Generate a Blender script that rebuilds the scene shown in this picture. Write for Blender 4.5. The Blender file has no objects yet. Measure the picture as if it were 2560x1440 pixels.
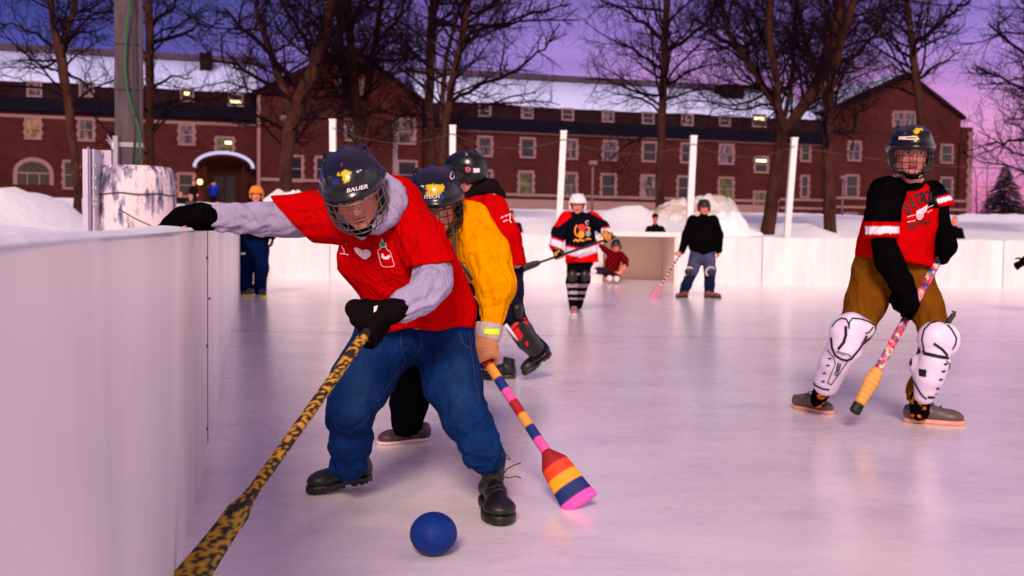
import bpy, bmesh, math, random
import numpy as np
from mathutils import Vector, Matrix
from mathutils.bvhtree import BVHTree
random.seed(7)
SC = bpy.context.scene
COL = SC.collection
rad = math.radians

# ------------------------------------------------------------------ camera
FPX = 2489.0                       # focal length in photo pixels (35 mm on full frame)
CAMH = 1.0
PITCH = math.atan(120/FPX); ROLL = 0.014
_f = np.array([0, math.cos(PITCH), -math.sin(PITCH)])
_u0 = np.array([0, math.sin(PITCH), math.cos(PITCH)]); _r0 = np.array([1., 0, 0])
CR = _r0*math.cos(ROLL)+_u0*math.sin(ROLL)
CU = -_r0*math.sin(ROLL)+_u0*math.cos(ROLL)
CF = _f
CO = np.array([0, 0, CAMH])
def ray(px, py): return CF+CR*(px-1280)/FPX-CU*(py-720)/FPX
def P(px, py, D): return CO+ray(px, py)*D          # point at depth D
def G(px, py, z=0.0):                              # point on the horizontal plane z
    d = ray(px, py); t = (z-CAMH)/d[2]; return CO+d*t
def gD(px, py, z=0.0):
    d = ray(px, py); return (z-CAMH)/d[2]
def PX(n, D): return n*D/FPX                       # n photo pixels at depth D in metres
def proj(p):
    v = np.asarray(p)-CO; D = v@CF
    return 1280+FPX*(v@CR)/D, 720-FPX*(v@CU)/D

def lin(r, g, b):
    def c(v):
        v = v/255.; return v/12.92 if v <= .04045 else ((v+.055)/1.055)**2.4
    return (c(r), c(g), c(b))

# ------------------------------------------------------------------ objects
def tag(o, label=None, cat=None, group=None, kind=None):
    if label: o['label'] = label
    if cat: o['category'] = cat
    if group: o['group'] = group
    if kind: o['kind'] = kind
    return o
def empty(name, loc, label=None, cat=None, group=None):
    o = bpy.data.objects.new(name, None); COL.objects.link(o)
    o.location = [float(v) for v in loc]; o.empty_display_size = .1
    return tag(o, label, cat, group)
def wloc(o):
    l = Vector((0, 0, 0))
    while o is not None:
        l = l+o.location; o = o.parent
    return l
def mesh_obj(name, V, Fc, mat, parent=None, smooth=True, cols=None, uv=None):
    """vertices are in world space; the object keeps its parent's origin"""
    V = np.asarray(V, dtype=float).reshape(-1, 3)
    org = np.array(wloc(parent)) if parent is not None else np.zeros(3)
    me = bpy.data.meshes.new(name)
    me.from_pydata((V-org).tolist(), [], Fc if isinstance(Fc, list) else Fc.tolist())
    me.materials.append(mat)
    if smooth: me.polygons.foreach_set('use_smooth', [True]*len(me.polygons))
    if cols is not None:
        at = me.color_attributes.new('Col', 'FLOAT_COLOR', 'POINT')
        c = np.ones((len(V), 4)); c[:, :3] = cols
        at.data.foreach_set('color', c.ravel())
    me.update()
    o = bpy.data.objects.new(name, me); COL.objects.link(o)
    if parent is not None: o.parent = parent
    return o
def set_origin(o, loc):
    loc = Vector([float(v) for v in loc]); d = loc-o.location
    o.data.transform(Matrix.Translation(-d)); o.location = loc

class MB:
    """collects simple solids into ONE mesh"""
    def __init__(s): s.V = []; s.F = []; s.C = []
    def add(s, V, F, c=None):
        b = len(s.V); s.V += [tuple(map(float, v)) for v in V]
        s.F += [tuple(i+b for i in f) for f in F]
        s.C += [c or (1, 1, 1)]*len(V)
    def box(s, lo, hi, c=None, ax=None, org=None):
        x0, y0, z0 = lo; x1, y1, z1 = hi
        V = [(x0, y0, z0), (x1, y0, z0), (x1, y1, z0), (x0, y1, z0), (x0, y0, z1), (x1, y0, z1), (x1, y1, z1), (x0, y1, z1)]
        if ax is not None:
            V = [org+ax[0]*a+ax[1]*b_+ax[2]*c_ for a, b_, c_ in V]
        s.add(V, [(0, 3, 2, 1), (4, 5, 6, 7), (0, 1, 5, 4), (1, 2, 6, 5), (2, 3, 7, 6), (3, 0, 4, 7)], c)
    def tube(s, pts, rs, n=8, c=None, cap=True, sq=None):
        pts = [np.asarray(p, float) for p in pts]
        if not hasattr(rs, '__len__'): rs = [rs]*len(pts)
        b = len(s.V); prev = None; rings = []
        for i, p in enumerate(pts):
            t = pts[min(i+1, len(pts)-1)]-pts[max(i-1, 0)]
            t = t/(np.linalg.norm(t)+1e-12)
            if prev is None:
                a = np.array([0, 0, 1.]) if abs(t[2]) < .9 else np.array([1., 0, 0])
                x = np.cross(a, t); x /= np.linalg.norm(x)
            else:
                x = prev-t*(prev@t); x /= np.linalg.norm(x)+1e-12
            prev = x; y = np.cross(t, x)
            rings.append([p+(x*math.cos(2*math.pi*k/n)+y*math.sin(2*math.pi*k/n))*rs[i] for k in range(n)])
        V = [v for r in rings for v in r]; F = []
        for i in range(len(pts)-1):
            for k in range(n):
                a = i*n+k; a2 = i*n+(k+1) % n
                F.append((a, a2, a2+n, a+n))
        if cap:
            F.append(tuple(range(n))[::-1]); F.append(tuple(range((len(pts)-1)*n, len(pts)*n)))
        s.add(V, F, c)
    def build(s, name, mat, parent=None, smooth=False):
        return mesh_obj(name, s.V, s.F, mat, parent, smooth, cols=np.array(s.C) if len(s.C) else None)

# ------------------------------------------------------------------ materials
def newmat(name):
    m = bpy.data.materials.new(name); m.use_nodes = True
    nt = m.node_tree; b = nt.nodes['Principled BSDF']
    return m, nt, b
def nd(nt, t, **kw):
    n = nt.nodes.new(t)
    for k, v in kw.items():
        if k.startswith('_'): setattr(n, k[1:], v)
        else: n.inputs[k.replace('__', ' ')].default_value = v
    return n
def coords(nt, scale=(1, 1, 1), kind='Object', rot=(0, 0, 0)):
    tc = nd(nt, 'ShaderNodeTexCoord'); mp = nd(nt, 'ShaderNodeMapping')
    mp.inputs['Scale'].default_value = scale; mp.inputs['Rotation'].default_value = rot
    nt.links.new(tc.outputs[kind], mp.inputs['Vector']); return mp.outputs[0]
def noise(nt, vec, scale, detail=4, rough=.55, dist=0):
    n = nd(nt, 'ShaderNodeTexNoise'); n.inputs['Scale'].default_value = scale
    n.inputs['Detail'].default_value = detail; n.inputs['Roughness'].default_value = rough
    n.inputs['Distortion'].default_value = dist
    if vec is not None: nt.links.new(vec, n.inputs['Vector'])
    return n.outputs['Fac']
def ramp(nt, fac, stops):
    r = nd(nt, 'ShaderNodeValToRGB'); e = r.color_ramp.elements
    while len(e) < len(stops): e.new(0.5)
    for i, (p, c) in enumerate(stops):
        e[i].position = p; e[i].color = (*c, 1) if len(c) == 3 else c
    nt.links.new(fac, r.inputs[0]); return r.outputs[0]
def mix(nt, fac, a, b, mode='MIX'):
    m = nd(nt, 'ShaderNodeMix'); m.data_type = 'RGBA'; m.blend_type = mode
    for s, v in (('Factor', fac), ('A', a), ('B', b)):
        i = [q for q in m.inputs if q.name == s and (q.type == 'RGBA' if s != 'Factor' else q.type == 'VALUE')][0]
        if hasattr(v, 'links') or hasattr(v, 'is_linked'): nt.links.new(v, i)
        elif s == 'Factor': i.default_value = v
        else: i.default_value = (*v, 1) if len(v) == 3 else v
    return [q for q in m.outputs if q.type == 'RGBA'][0]
def bump(nt, b, h, strength=.3, dist=.01):
    n = nd(nt, 'ShaderNodeBump'); n.inputs['Strength'].default_value = strength; n.inputs['Distance'].default_value = dist
    nt.links.new(h, n.inputs['Height']); nt.links.new(n.outputs[0], b.inputs['Normal']); return n
def mathn(nt, op, a, b=None):
    n = nd(nt, 'ShaderNodeMath'); n.operation = op
    for i, v in enumerate((a, b)):
        if v is None: continue
        if hasattr(v, 'is_linked'): nt.links.new(v, n.inputs[i])
        else: n.inputs[i].default_value = v
    return n.outputs[0]
def plain(name, c, rough=.6, metal=0, var=.15, sc=8, bmp=.15, bd=.004, spec=.5, coat=0):
    m, nt, b = newmat(name)
    v = coords(nt); n = noise(nt, v, sc, 5)
    nt.links.new(mix(nt, n, tuple(x*(1-var) for x in c), tuple(min(1, x*(1+var)) for x in c)), b.inputs['Base Color'])
    b.inputs['Roughness'].default_value = rough; b.inputs['Metallic'].default_value = metal
    b.inputs['Specular IOR Level'].default_value = spec; b.inputs['Coat Weight'].default_value = coat
    if bmp: bump(nt, b, noise(nt, v, sc*6, 3), bmp, bd)
    return m
def attr(name, rough=.8, sheen=0, bsc=300, bmp=.3, bd=.001, var=.12, spec=.3, coat=0, sss=0, fold=0):
    """colour comes from the mesh's own pattern (Col attribute) plus procedural grain"""
    m, nt, b = newmat(name)
    a = nd(nt, 'ShaderNodeAttribute'); a.attribute_name = 'Col'
    v = coords(nt); n = noise(nt, v, 9, 5)
    g = ramp(nt, n, [(.3, (1-var,)*3), (.7, (1+var,)*3)])
    nt.links.new(mix(nt, 1.0, a.outputs['Color'], g, 'MULTIPLY'), b.inputs['Base Color'])
    b.inputs['Roughness'].default_value = rough; b.inputs['Specular IOR Level'].default_value = spec
    b.inputs['Sheen Weight'].default_value = sheen; b.inputs['Coat Weight'].default_value = coat
    b.inputs['Coat Roughness'].default_value = .08
    if sss:
        b.inputs['Subsurface Weight'].default_value = sss; b.inputs['Subsurface Scale'].default_value = .01
        b.inputs['Subsurface Radius'].default_value = (1, .3, .15)
    if bmp:
        h = mathn(nt, 'ADD', noise(nt, v, bsc, 3), mathn(nt, 'MULTIPLY', noise(nt, v, 28, 4), 1.5))
        bn = bump(nt, b, h, bmp, bd)
        if fold:
            v2 = coords(nt, (1, 1, .62), rot=(.3, .2, .5)); f1 = noise(nt, v2, 7.5, 2, .5, 1.6); f2 = noise(nt, v2, 17, 2, .5, 1.2)
            r1 = mathn(nt, 'ABSOLUTE', mathn(nt, 'SUBTRACT', f1, .5)); r2 = mathn(nt, 'ABSOLUTE', mathn(nt, 'SUBTRACT', f2, .5))
            b2 = nd(nt, 'ShaderNodeBump'); b2.inputs['Strength'].default_value = .7; b2.inputs['Distance'].default_value = .035
            nt.links.new(mathn(nt, 'ADD', mathn(nt, 'POWER', r1, .7), mathn(nt, 'MULTIPLY', r2, .35)), b2.inputs['Height'])
            nt.links.new(b2.outputs[0], bn.inputs['Normal'])
    return m
M = {}
M['cloth'] = attr('woven_cloth', .95, .0, 420, .5, .0022, spec=.0, fold=1)
M['denim'] = attr('denim', .92, .0, 600, .6, .0025, var=.3, spec=.03, fold=1)
M['skin'] = attr('skin', .5, 0, 200, .15, .001, .06, .45, sss=.15)
M['shell'] = attr('helmet_shell', .3, 0, 40, .05, .0005, .1, .3, coat=.25)
M['boot'] = attr('boot_leather', .45, 0, 120, .4, .0015, .25, .45)
M['pad'] = attr('pad_plastic', .42, 0, 60, .2, .001, .06, .4)
M['tape'] = attr('stick_tape', .6, 0, 250, .4, .001, .1, .4)
M['print'] = attr('shirt_print', .6, 0, 300, .3, .001, .05, .3)
M['wire'] = plain('cage_wire_steel', lin(120, 110, 105), .4, .75, .1)
M['wireblack'] = plain('cage_wire_black', lin(18, 17, 20), .35, .3, .1)
M['black'] = plain('black_rubber', (.012, .011, .013), .6)
M['whitepaint'] = plain('white_painted_wood', (.78, .74, .74), .5, 0, .06, 3)

# ------------------------------------------------------------------ implicit surfaces
_rng = np.random.RandomState(3)
_LAT = _rng.rand(32, 32, 32).astype(np.float32)*2-1
def vnoise(p):
    p = np.asarray(p, np.float32); i = np.floor(p).astype(np.int32); f = p-i; f = f*f*(3-2*f)
    i &= 31; j = (i+1) & 31
    x0, y0, z0 = i.T; x1, y1, z1 = j.T; fx, fy, fz = f.T
    a = _LAT[x0, y0, z0]*(1-fx)+_LAT[x1, y0, z0]*fx; b = _LAT[x0, y1, z0]*(1-fx)+_LAT[x1, y1, z0]*fx
    c = _LAT[x0, y0, z1]*(1-fx)+_LAT[x1, y0, z1]*fx; d = _LAT[x0, y1, z1]*(1-fx)+_LAT[x1, y1, z1]*fx
    return (a*(1-fy)+b*fy)*(1-fz)+(c*(1-fy)+d*fy)*fz
def unit(v): v = np.asarray(v, float); return v/np.linalg.norm(v)
def perp(a):
    t = np.array([0, 0, 1.]) if abs(a[2]) < .9 else np.array([0, 1., 0])
    x = unit(np.cross(t, a)); return x, np.cross(a, x)
def frame(fwd, up=(0, 0, 1), roll=0):
    f = unit(fwd); r = unit(np.cross(f, up)); u = np.cross(r, f)
    c, s = math.cos(roll), math.sin(roll)
    return np.array([r*c+u*s, f, -r*s+u*c])   # rows: right(x), forward(y), up(z)
class S:
    """signed distance grid filled by smooth unions; polygonised with surface nets"""
    def __init__(s, h, k=.02): s.h = h; s.k = k; s.ops = []
    def cone(s, a, ra, b, rb, k=None, sq=None, ax=(0, 1, 0), wr=None, mode='u'):
        s.ops.append(('c', np.array(a, float), ra, np.array(b, float), rb, s.k if k is None else k, sq, np.array(unit(ax)), wr, mode)); return s
    def chain(s, pts, k=None, sq=None, ax=(0, 1, 0), wr=None, sc=1., mode='u'):
        """pts: (px, py, depth, radius in photo pixels)"""
        Q = [(P(p[0], p[1], p[2]), PX(p[3], p[2])*sc) for p in pts]
        if len(Q) == 1: Q.append((Q[0][0]+1e-4, Q[0][1]))
        for (a, ra), (b, rb) in zip(Q, Q[1:]): s.cone(a, ra, b, rb, k, sq, ax, wr, mode)
        return s
    def ell(s, c, r, R=None, k=None, mode='u'):
        s.ops.append(('e', np.array(c, float), np.array(r, float), np.eye(3) if R is None else np.array(R), s.k if k is None else k, mode)); return s
    def box(s, c, r, R=None, k=None, rnd=.01, mode='u'):
        s.ops.append(('b', np.array(c, float), np.array(r, float), np.eye(3) if R is None else np.array(R), s.k if k is None else k, rnd, mode)); return s
    def cut(s, p, n): s.ops.append(('p', np.array(p, float), unit(n))); return s     # remove the side the normal points to
    def disp(s, fn, amp): s.ops.append(('d', fn, amp)); return s
    def mesh(s, smooth=1):
        lo = np.full(3, 1e9); hi = -lo
        for o in s.ops:
            if o[0] == 'c' and o[9] == 'u':
                for c, r in ((o[1], o[2]), (o[3], o[4])):
                    q = 1/min(1, o[6] or 1)*0+1
                    e = r*max(1, (o[6] or 1)); lo = np.minimum(lo, c-e); hi = np.maximum(hi, c+e)
            if o[0] in 'eb' and o[-1] == 'u':
                e = np.abs(o[3].T)@o[2] if o[0] == 'b' else np.sqrt((o[3].T**2)@(o[2]**2)); lo = np.minimum(lo, o[1]-e); hi = np.maximum(hi, o[1]+e)
        h = s.h; pad = 3*h+.5*s.k+.012; lo -= pad; hi += pad
        n = np.ceil((hi-lo)/h).astype(int)+1
        F = np.full(n, .3, np.float32)
        X = [lo[i]+h*np.arange(n[i]) for i in range(3)]
        def region(l, hh):
            a = np.clip(np.floor((l-lo)/h).astype(int), 0, n-1); b = np.clip(np.ceil((hh-lo)/h).astype(int)+1, 1, n)
            sl = tuple(slice(a[i], b[i]) for i in range(3))
            g = np.stack(np.meshgrid(X[0][sl[0]], X[1][sl[1]], X[2][sl[2]], indexing='ij'), -1).astype(np.float32)
            return sl, g
        def comb(sl, d, k, mode):
            A = F[sl]
            if mode == 'u':
                if k > 1e-5:
                    e = np.clip(.5+.5*(A-d)/k, 0, 1); F[sl] = A*(1-e)+d*e-k*e*(1-e)
                else: F[sl] = np.minimum(A, d)
            else:
                if k > 1e-5:
                    e = np.clip(.5-.5*(A+d)/k, 0, 1); F[sl] = A*(1-e)+(-d)*e+k*e*(1-e)
                else: F[sl] = np.maximum(A, -d)
        for o in s.ops:
            if o[0] == 'c':
                _, a, ra, b, rb, k, sq, ax, wr, mode = o
                e = max(ra, rb)*max(1, sq or 1)+k+.02+3*h
                sl, g = region(np.minimum(a, b)-e, np.maximum(a, b)+e)
                if min(g.shape[:3]) == 0: continue
                ab = b-a; L = float(ab@ab); q = g-a.astype(np.float32)
                t = np.clip((q@ab.astype(np.float32))/max(L, 1e-9), 0, 1)
                w = q-t[..., None]*ab.astype(np.float32)
                if sq:
                    pr = w@ax.astype(np.float32); w = w+(pr*(1/sq-1))[..., None]*ax.astype(np.float32)
                dist = np.sqrt((w*w).sum(-1)); r = ra+(rb-ra)*t
                d = dist-r
                if sq and sq < 1: d = d*(sq*.3+.7)
                if wr:
                    m = np.abs(d) < .035+2*h
                    if m.any():
                        amp, fa, fr = wr[:3]; seed = wr[3] if len(wr) > 3 else 0
                        Lm = math.sqrt(L); x, y = perp(ab/max(Lm, 1e-6))
                        qq = q[m]; rr = np.maximum(dist[m], 1e-3)[:, None]
                        ww = w[m]/rr
                        tt = (qq@(ab/max(Lm, 1e-6)))
                        cx = ww@x; cy = ww@y
                        pn = np.stack([tt*fa+.8*cx*fr+seed*7.3, cx*fr+seed, cy*fr+tt*1.5], -1)
                        nz = vnoise(pn); nz = .45-2*np.abs(nz)           # ridged folds
                        d[m] -= amp*(nz*.7+.3*vnoise(pn*2.1+5))
                comb(sl, d, k, mode)
            elif o[0] == 'e':
                _, c, r, R, k, mode = o
                e = np.sqrt((R.T**2)@(r**2))+k+.02+2*h
                sl, g = region(c-e, c+e)
                if min(g.shape[:3]) == 0: continue
                q = (g-c.astype(np.float32))@R.T.astype(np.float32)
                k0 = np.sqrt(((q/r)**2).sum(-1)); k1 = np.sqrt(((q/(r*r))**2).sum(-1))
                comb(sl, (k0*(k0-1)/np.maximum(k1, 1e-6)).astype(np.float32), k, mode)
            elif o[0] == 'b':
                _, c, r, R, k, rnd, mode = o
                e = np.abs(R.T)@r+k+.02+2*h
                sl, g = region(c-e, c+e)
                if min(g.shape[:3]) == 0: continue
                q = np.abs((g-c.astype(np.float32))@R.T.astype(np.float32))-(r-rnd)
                d = np.sqrt((np.maximum(q, 0)**2).sum(-1))+np.minimum(q.max(-1), 0)-rnd
                comb(sl, d.astype(np.float32), k, mode)
            elif o[0] == 'p':
                _, p, nn = o
                g = ((X[0]-p[0])*nn[0])[:, None, None]+((X[1]-p[1])*nn[1])[None, :, None]+((X[2]-p[2])*nn[2])[None, None, :]
                F[:] = np.maximum(F, g)
            elif o[0] == 'd':
                m = np.abs(F) < .04+2*h; I = np.argwhere(m)
                if len(I): F[m] -= o[2]*o[1](lo+I*h)
        V, Q = snets(F); V = lo+V*h
        for _ in range(smooth): V = laplace(V, Q)
        return V, Q
def snets(F):
    F[0], F[-1] = np.maximum(F[0], .001), np.maximum(F[-1], .001)
    F[:, 0] = np.maximum(F[:, 0], .001); F[:, -1] = np.maximum(F[:, -1], .001)
    F[:, :, 0] = np.maximum(F[:, :, 0], .001); F[:, :, -1] = np.maximum(F[:, :, -1], .001)
    ins = F < 0; nx, ny, nz = F.shape
    c = np.zeros((nx-1, ny-1, nz-1), np.int8)
    cs = [(i, j, k) for i in (0, 1) for j in (0, 1) for k in (0, 1)]
    for i, j, k in cs: c += ins[i:nx-1+i, j:ny-1+j, k:nz-1+k]
    act = (c > 0) & (c < 8); I = np.argwhere(act); idx = np.full(act.shape, -1, np.int64); idx[act] = np.arange(len(I))
    acc = np.zeros((len(I), 3)); cnt = np.zeros(len(I))
    for a in cs:
        for ax in range(3):
            if a[ax]: continue
            b = list(a); b[ax] = 1
            fa = F[I[:, 0]+a[0], I[:, 1]+a[1], I[:, 2]+a[2]]; fb = F[I[:, 0]+b[0], I[:, 1]+b[1], I[:, 2]+b[2]]
            m = (fa < 0) != (fb < 0); t = fa[m]/(fa[m]-fb[m])
            p = np.tile(np.array(a, float), (m.sum(), 1)); p[:, ax] += t
            acc[m] += p; cnt[m] += 1
    V = I+acc/np.maximum(cnt, 1)[:, None]
    Q = []
    for ax in range(3):
        sl0 = [slice(None)]*3; sl1 = [slice(None)]*3
        sl0[ax] = slice(0, -1); sl1[ax] = slice(1, None)
        A = ins[tuple(sl0)]; B = ins[tuple(sl1)]; m = A != B
        o1, o2 = [x for x in range(3) if x != ax]
        mm = np.zeros_like(m); s2 = [slice(None)]*3; s2[o1] = slice(1, -1); s2[o2] = slice(1, -1)
        mm[tuple(s2)] = m[tuple(s2)]
        E = np.argwhere(mm); sg = A[mm]
        def cell(d1, d2):
            e = E.copy(); e[:, o1] -= d1; e[:, o2] -= d2; return idx[e[:, 0], e[:, 1], e[:, 2]]
        q = np.stack([cell(1, 1), cell(0, 1), cell(0, 0), cell(1, 0)], -1)
        flip = sg if ax != 1 else ~sg
        q[~flip] = q[~flip][:, ::-1]; Q.append(q)
    return V, np.concatenate(Q)
def laplace(V, Q, w=.5):
    A = np.zeros_like(V); n = np.zeros(len(V))
    for i in range(4):
        a, b = Q[:, i], Q[:, (i+1) % 4]
        for d in range(3):
            A[:, d] += np.bincount(a, V[b, d], len(V))+np.bincount(b, V[a, d], len(V))
        n += np.bincount(a, minlength=len(V))+np.bincount(b, minlength=len(V))
    return V*(1-w)+w*A/np.maximum(n, 1)[:, None]
def build(name, s, mat, parent=None, col=None, smooth=1):
    V, Q = s.mesh(smooth)
    if callable(col): C = col(V)
    else: C = np.tile(np.array(col if col is not None else (1, 1, 1)), (len(V), 1))
    o = mesh_obj(name, V, Q, mat, parent, True, cols=C)
    return o
def layer(base, *rules):
    """rules: (mask function on V -> bool, colour)"""
    def f(V):
        C = np.tile(np.array(base, float), (len(V), 1))
        for m, c in rules: C[m(V)] = c
        return C
    return f
def pxy(V):
    v = V-CO; D = v@CF; return 1280+FPX*(v@CR)/D, 720-FPX*(v@CU)/D

# ------------------------------------------------------------------ prints laid on a surface
def bvh_of(*objs):
    VV = []; FF = []
    for o in objs:
        w = wloc(o); b = len(VV)
        VV += [v.co+w for v in o.data.vertices]; FF += [tuple(i+b for i in p.vertices) for p in o.data.polygons]
    return BVHTree.FromPolygons(VV, FF)
def text2d(s, size=1.0, bold=0.0, shear=0.0):
    cu = bpy.data.curves.new('t', 'FONT'); cu.body = s; cu.size = size; cu.offset = bold; cu.shear = shear
    cu.align_x = 'CENTER'; cu.align_y = 'CENTER'; cu.resolution_u = 3
    o = bpy.data.objects.new('t', cu); COL.objects.link(o)
    dg = bpy.context.evaluated_depsgraph_get(); me = o.evaluated_get(dg).to_mesh()
    V = [(v.co.x, v.co.y) for v in me.vertices]; F = [tuple(p.vertices) for p in me.polygons]
    o.evaluated_get(dg).to_mesh_clear(); bpy.data.objects.remove(o); bpy.data.curves.remove(cu)
    return V, F
def poly2d(pts): return [tuple(p) for p in pts], [tuple(range(len(pts)))]
def stroke2d(pts, w, closed=False):
    V = []; F = []
    n = len(pts); L = list(range(n if closed else n-1))
    for i in L:
        a = np.array(pts[i], float); b = np.array(pts[(i+1) % n], float); d = unit(b-a); m = np.array([-d[1], d[0]])*w/2
        a = a-d*w*.3; b = b+d*w*.3; k = len(V)
        V += [tuple(a+m), tuple(a-m), tuple(b-m), tuple(b+m)]; F.append((k, k+1, k+2, k+3))
    return V, F
def decal(name, shapes, bvh, parent, maxlen=.012, off=.0022, mat=None, th=.0008):
    """shapes: [((V2 in photo pixels, F), colour)]; each point is dropped on the surface along its line of sight"""
    mb = MB()
    for (V2, F), c in shapes:
        if not F: continue
        bm = bmesh.new(); vs = [bm.verts.new((x, y, 0)) for x, y in V2]
        for f in F:
            try: bm.faces.new([vs[i] for i in f])
            except ValueError: pass
        bmesh.ops.triangulate(bm, faces=bm.faces[:])
        c0 = bvh.ray_cast(Vector(CO), Vector(ray(*V2[0])).normalized())
        D = (c0[3] if c0[3] else 4.0); mp = maxlen*FPX/D
        for _ in range(3):
            es = [e for e in bm.edges if e.calc_length() > mp]
            if not es: break
            bmesh.ops.subdivide_edges(bm, edges=es, cuts=1); bmesh.ops.triangulate(bm, faces=bm.faces[:])
        bm.verts.ensure_lookup_table(); hit = {}
        for v in bm.verts:
            d = Vector(ray(v.co.x, v.co.y)).normalized(); h = bvh.ray_cast(Vector(CO), d)
            if h[0] is not None: hit[v.index] = (h[0], h[1] if h[1].dot(d) < 0 else -h[1], d)
        ds = sorted((h[0]-Vector(CO)).length for h in hit.values())
        if not ds: bm.free(); continue
        med = ds[len(ds)//2]; mp_ = {}; V3 = []
        for i, (p, nn, d) in hit.items():
            if abs((p-Vector(CO)).length-med) > .25: continue
            mp_[i] = len(V3); q = p+(nn*.5-d*.8)*off; V3.append(q)
        F3 = [tuple(mp_[v.index] for v in f.verts) for f in bm.faces if all(v.index in mp_ for v in f.verts)]
        F3 = [f for f in F3 if max((V3[f[0]]-V3[f[1]]).length, (V3[f[1]]-V3[f[2]]).length, (V3[f[2]]-V3[f[0]]).length) < maxlen*4]
        if F3: mb.add(V3, F3, c)
        bm.free()
    if not mb.F: print('no decal', name); return None
    return mb.build(name, mat or M['print'], parent)
def xf(sh, cx, cy, sx, sy=None, ang=0, arc=0, skew=0):
    """place a 2-D shape (y up, unit size) at photo pixels; ang in degrees clockwise in the picture"""
    V, F = sh; sy = sx if sy is None else sy; a = rad(ang); out = []
    for x, y in V:
        X = x*sx; Y = -y*sy+arc*x*x+skew*x*sx
        out.append((cx+X*math.cos(a)-Y*math.sin(a), cy+X*math.sin(a)+Y*math.cos(a)))
    return out, F
# ================================================================== camera, sky, light
cd = bpy.data.cameras.new('camera'); cam = bpy.data.objects.new('camera', cd); COL.objects.link(cam)
cd.sensor_width = 36; cd.lens = 36*FPX/2560; cd.clip_end = 3000; cd.clip_start = .05
mw = Matrix(((CR[0], CU[0], -CF[0], CO[0]), (CR[1], CU[1], -CF[1], CO[1]), (CR[2], CU[2], -CF[2], CO[2]), (0, 0, 0, 1)))
cam.matrix_world = mw; SC.camera = cam
cd.dof.use_dof = True; cd.dof.focus_distance = 3.65; cd.dof.aperture_fstop = 3.6; cd.dof.aperture_blades = 7
SC.view_settings.view_transform = 'Standard'; SC.view_settings.look = 'None'; SC.view_settings.exposure = 0; SC.view_settings.gamma = 1

SUN_DIR = unit((-.10, -1.0, .68))          # towards the low western light behind the camera
w = bpy.data.worlds.new('World'); SC.world = w; w.use_nodes = True; nt = w.node_tree
bg = nt.nodes['Background']
tc = nd(nt, 'ShaderNodeTexCoord'); sep = nd(nt, 'ShaderNodeSeparateXYZ'); nt.links.new(tc.outputs['Generated'], sep.inputs[0])
# dusk colours by height in the sky, turning from blue in the north-west to rose in the east
up = mathn(nt, 'MAXIMUM', sep.outputs['Z'], 0.0)
wv = nd(nt, 'ShaderNodeMapping'); wv.inputs['Scale'].default_value = (1, 1, 3.2); wv.inputs['Rotation'].default_value = (0, rad(9), 0)
nt.links.new(tc.outputs['Generated'], wv.inputs['Vector'])
cl = noise(nt, wv.outputs[0], 3.2, 7, .6, .35)
cl2 = noise(nt, wv.outputs[0], 9, 5, .6, .2)
upn = mathn(nt, 'ADD', up, mathn(nt, 'MULTIPLY', mathn(nt, 'SUBTRACT', cl, .5), .16))
east = ramp(nt, upn, [(0.0, lin(170, 84, 150)), (.05, lin(232, 116, 170)), (.12, lin(214, 142, 208)), (.19, lin(166, 126, 212)), (.27, lin(92, 80, 170)), (.45, lin(130, 100, 160)), (1, lin(180, 145, 185))])
west = ramp(nt, upn, [(0.0, lin(190, 130, 205)), (.07, lin(150, 115, 205)), (.13, lin(80, 75, 180)), (.22, lin(34, 36, 128)), (.34, lin(30, 36, 120)), (.5, lin(100, 88, 160)), (1, lin(170, 140, 190))])
az = nd(nt, 'ShaderNodeMapRange'); az.inputs['From Min'].default_value = -.42; az.inputs['From Max'].default_value = .12
az.interpolation_type = 'SMOOTHSTEP'
nt.links.new(sep.outputs['X'], az.inputs['Value'])
skyc = mix(nt, az.outputs[0], west, east)
wisp = ramp(nt, cl2, [(.42, (.86, .85, .93)), (.62, (1.16, 1.1, 1.1))])
skyc = mix(nt, 1.0, skyc, wisp, 'MULTIPLY')
ns = nd(nt, 'ShaderNodeTexSky'); ns.sky_type = 'NISHITA'; ns.sun_disc = False; ns.sun_elevation = rad(6); ns.sun_rotation = math.atan2(SUN_DIR[0], SUN_DIR[1])
# warm afterglow in the west, behind the photographer, and a paler zenith
gl = nd(nt, 'ShaderNodeMapRange'); gl.inputs['From Min'].default_value = .25; gl.inputs['From Max'].default_value = -.75; gl.interpolation_type = 'SMOOTHSTEP'
nt.links.new(sep.outputs['Y'], gl.inputs['Value'])
skyc = mix(nt, gl.outputs[0], skyc, ramp(nt, up, [(0, (1.0, .62, .5)), (.25, (.85, .55, .55)), (.6, (.36, .3, .48)), (1, (.2, .19, .42))]))
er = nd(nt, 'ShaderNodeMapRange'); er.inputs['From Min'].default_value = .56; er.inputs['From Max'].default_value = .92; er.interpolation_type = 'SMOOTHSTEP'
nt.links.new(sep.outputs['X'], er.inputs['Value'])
skyc = mix(nt, er.outputs[0], skyc, ramp(nt, up, [(0, (1.5, 1.12, 1.1)), (.3, (1.3, 1.0, 1.05)), (.7, (.5, .4, .52)), (1, (.3, .25, .4))]))  # bright sky added out of view on the right to lift the left boards
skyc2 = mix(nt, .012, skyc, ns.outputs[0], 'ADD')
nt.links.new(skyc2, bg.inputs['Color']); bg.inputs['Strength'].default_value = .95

sd = bpy.data.lights.new('sun', 'SUN'); sun = bpy.data.objects.new('sun', sd); COL.objects.link(sun)
sd.energy = 3.35; sd.angle = rad(15); sd.color = (1.0, .78, .66)
sun.rotation_euler = Vector(SUN_DIR).to_track_quat('Z', 'Y').to_euler()

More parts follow.
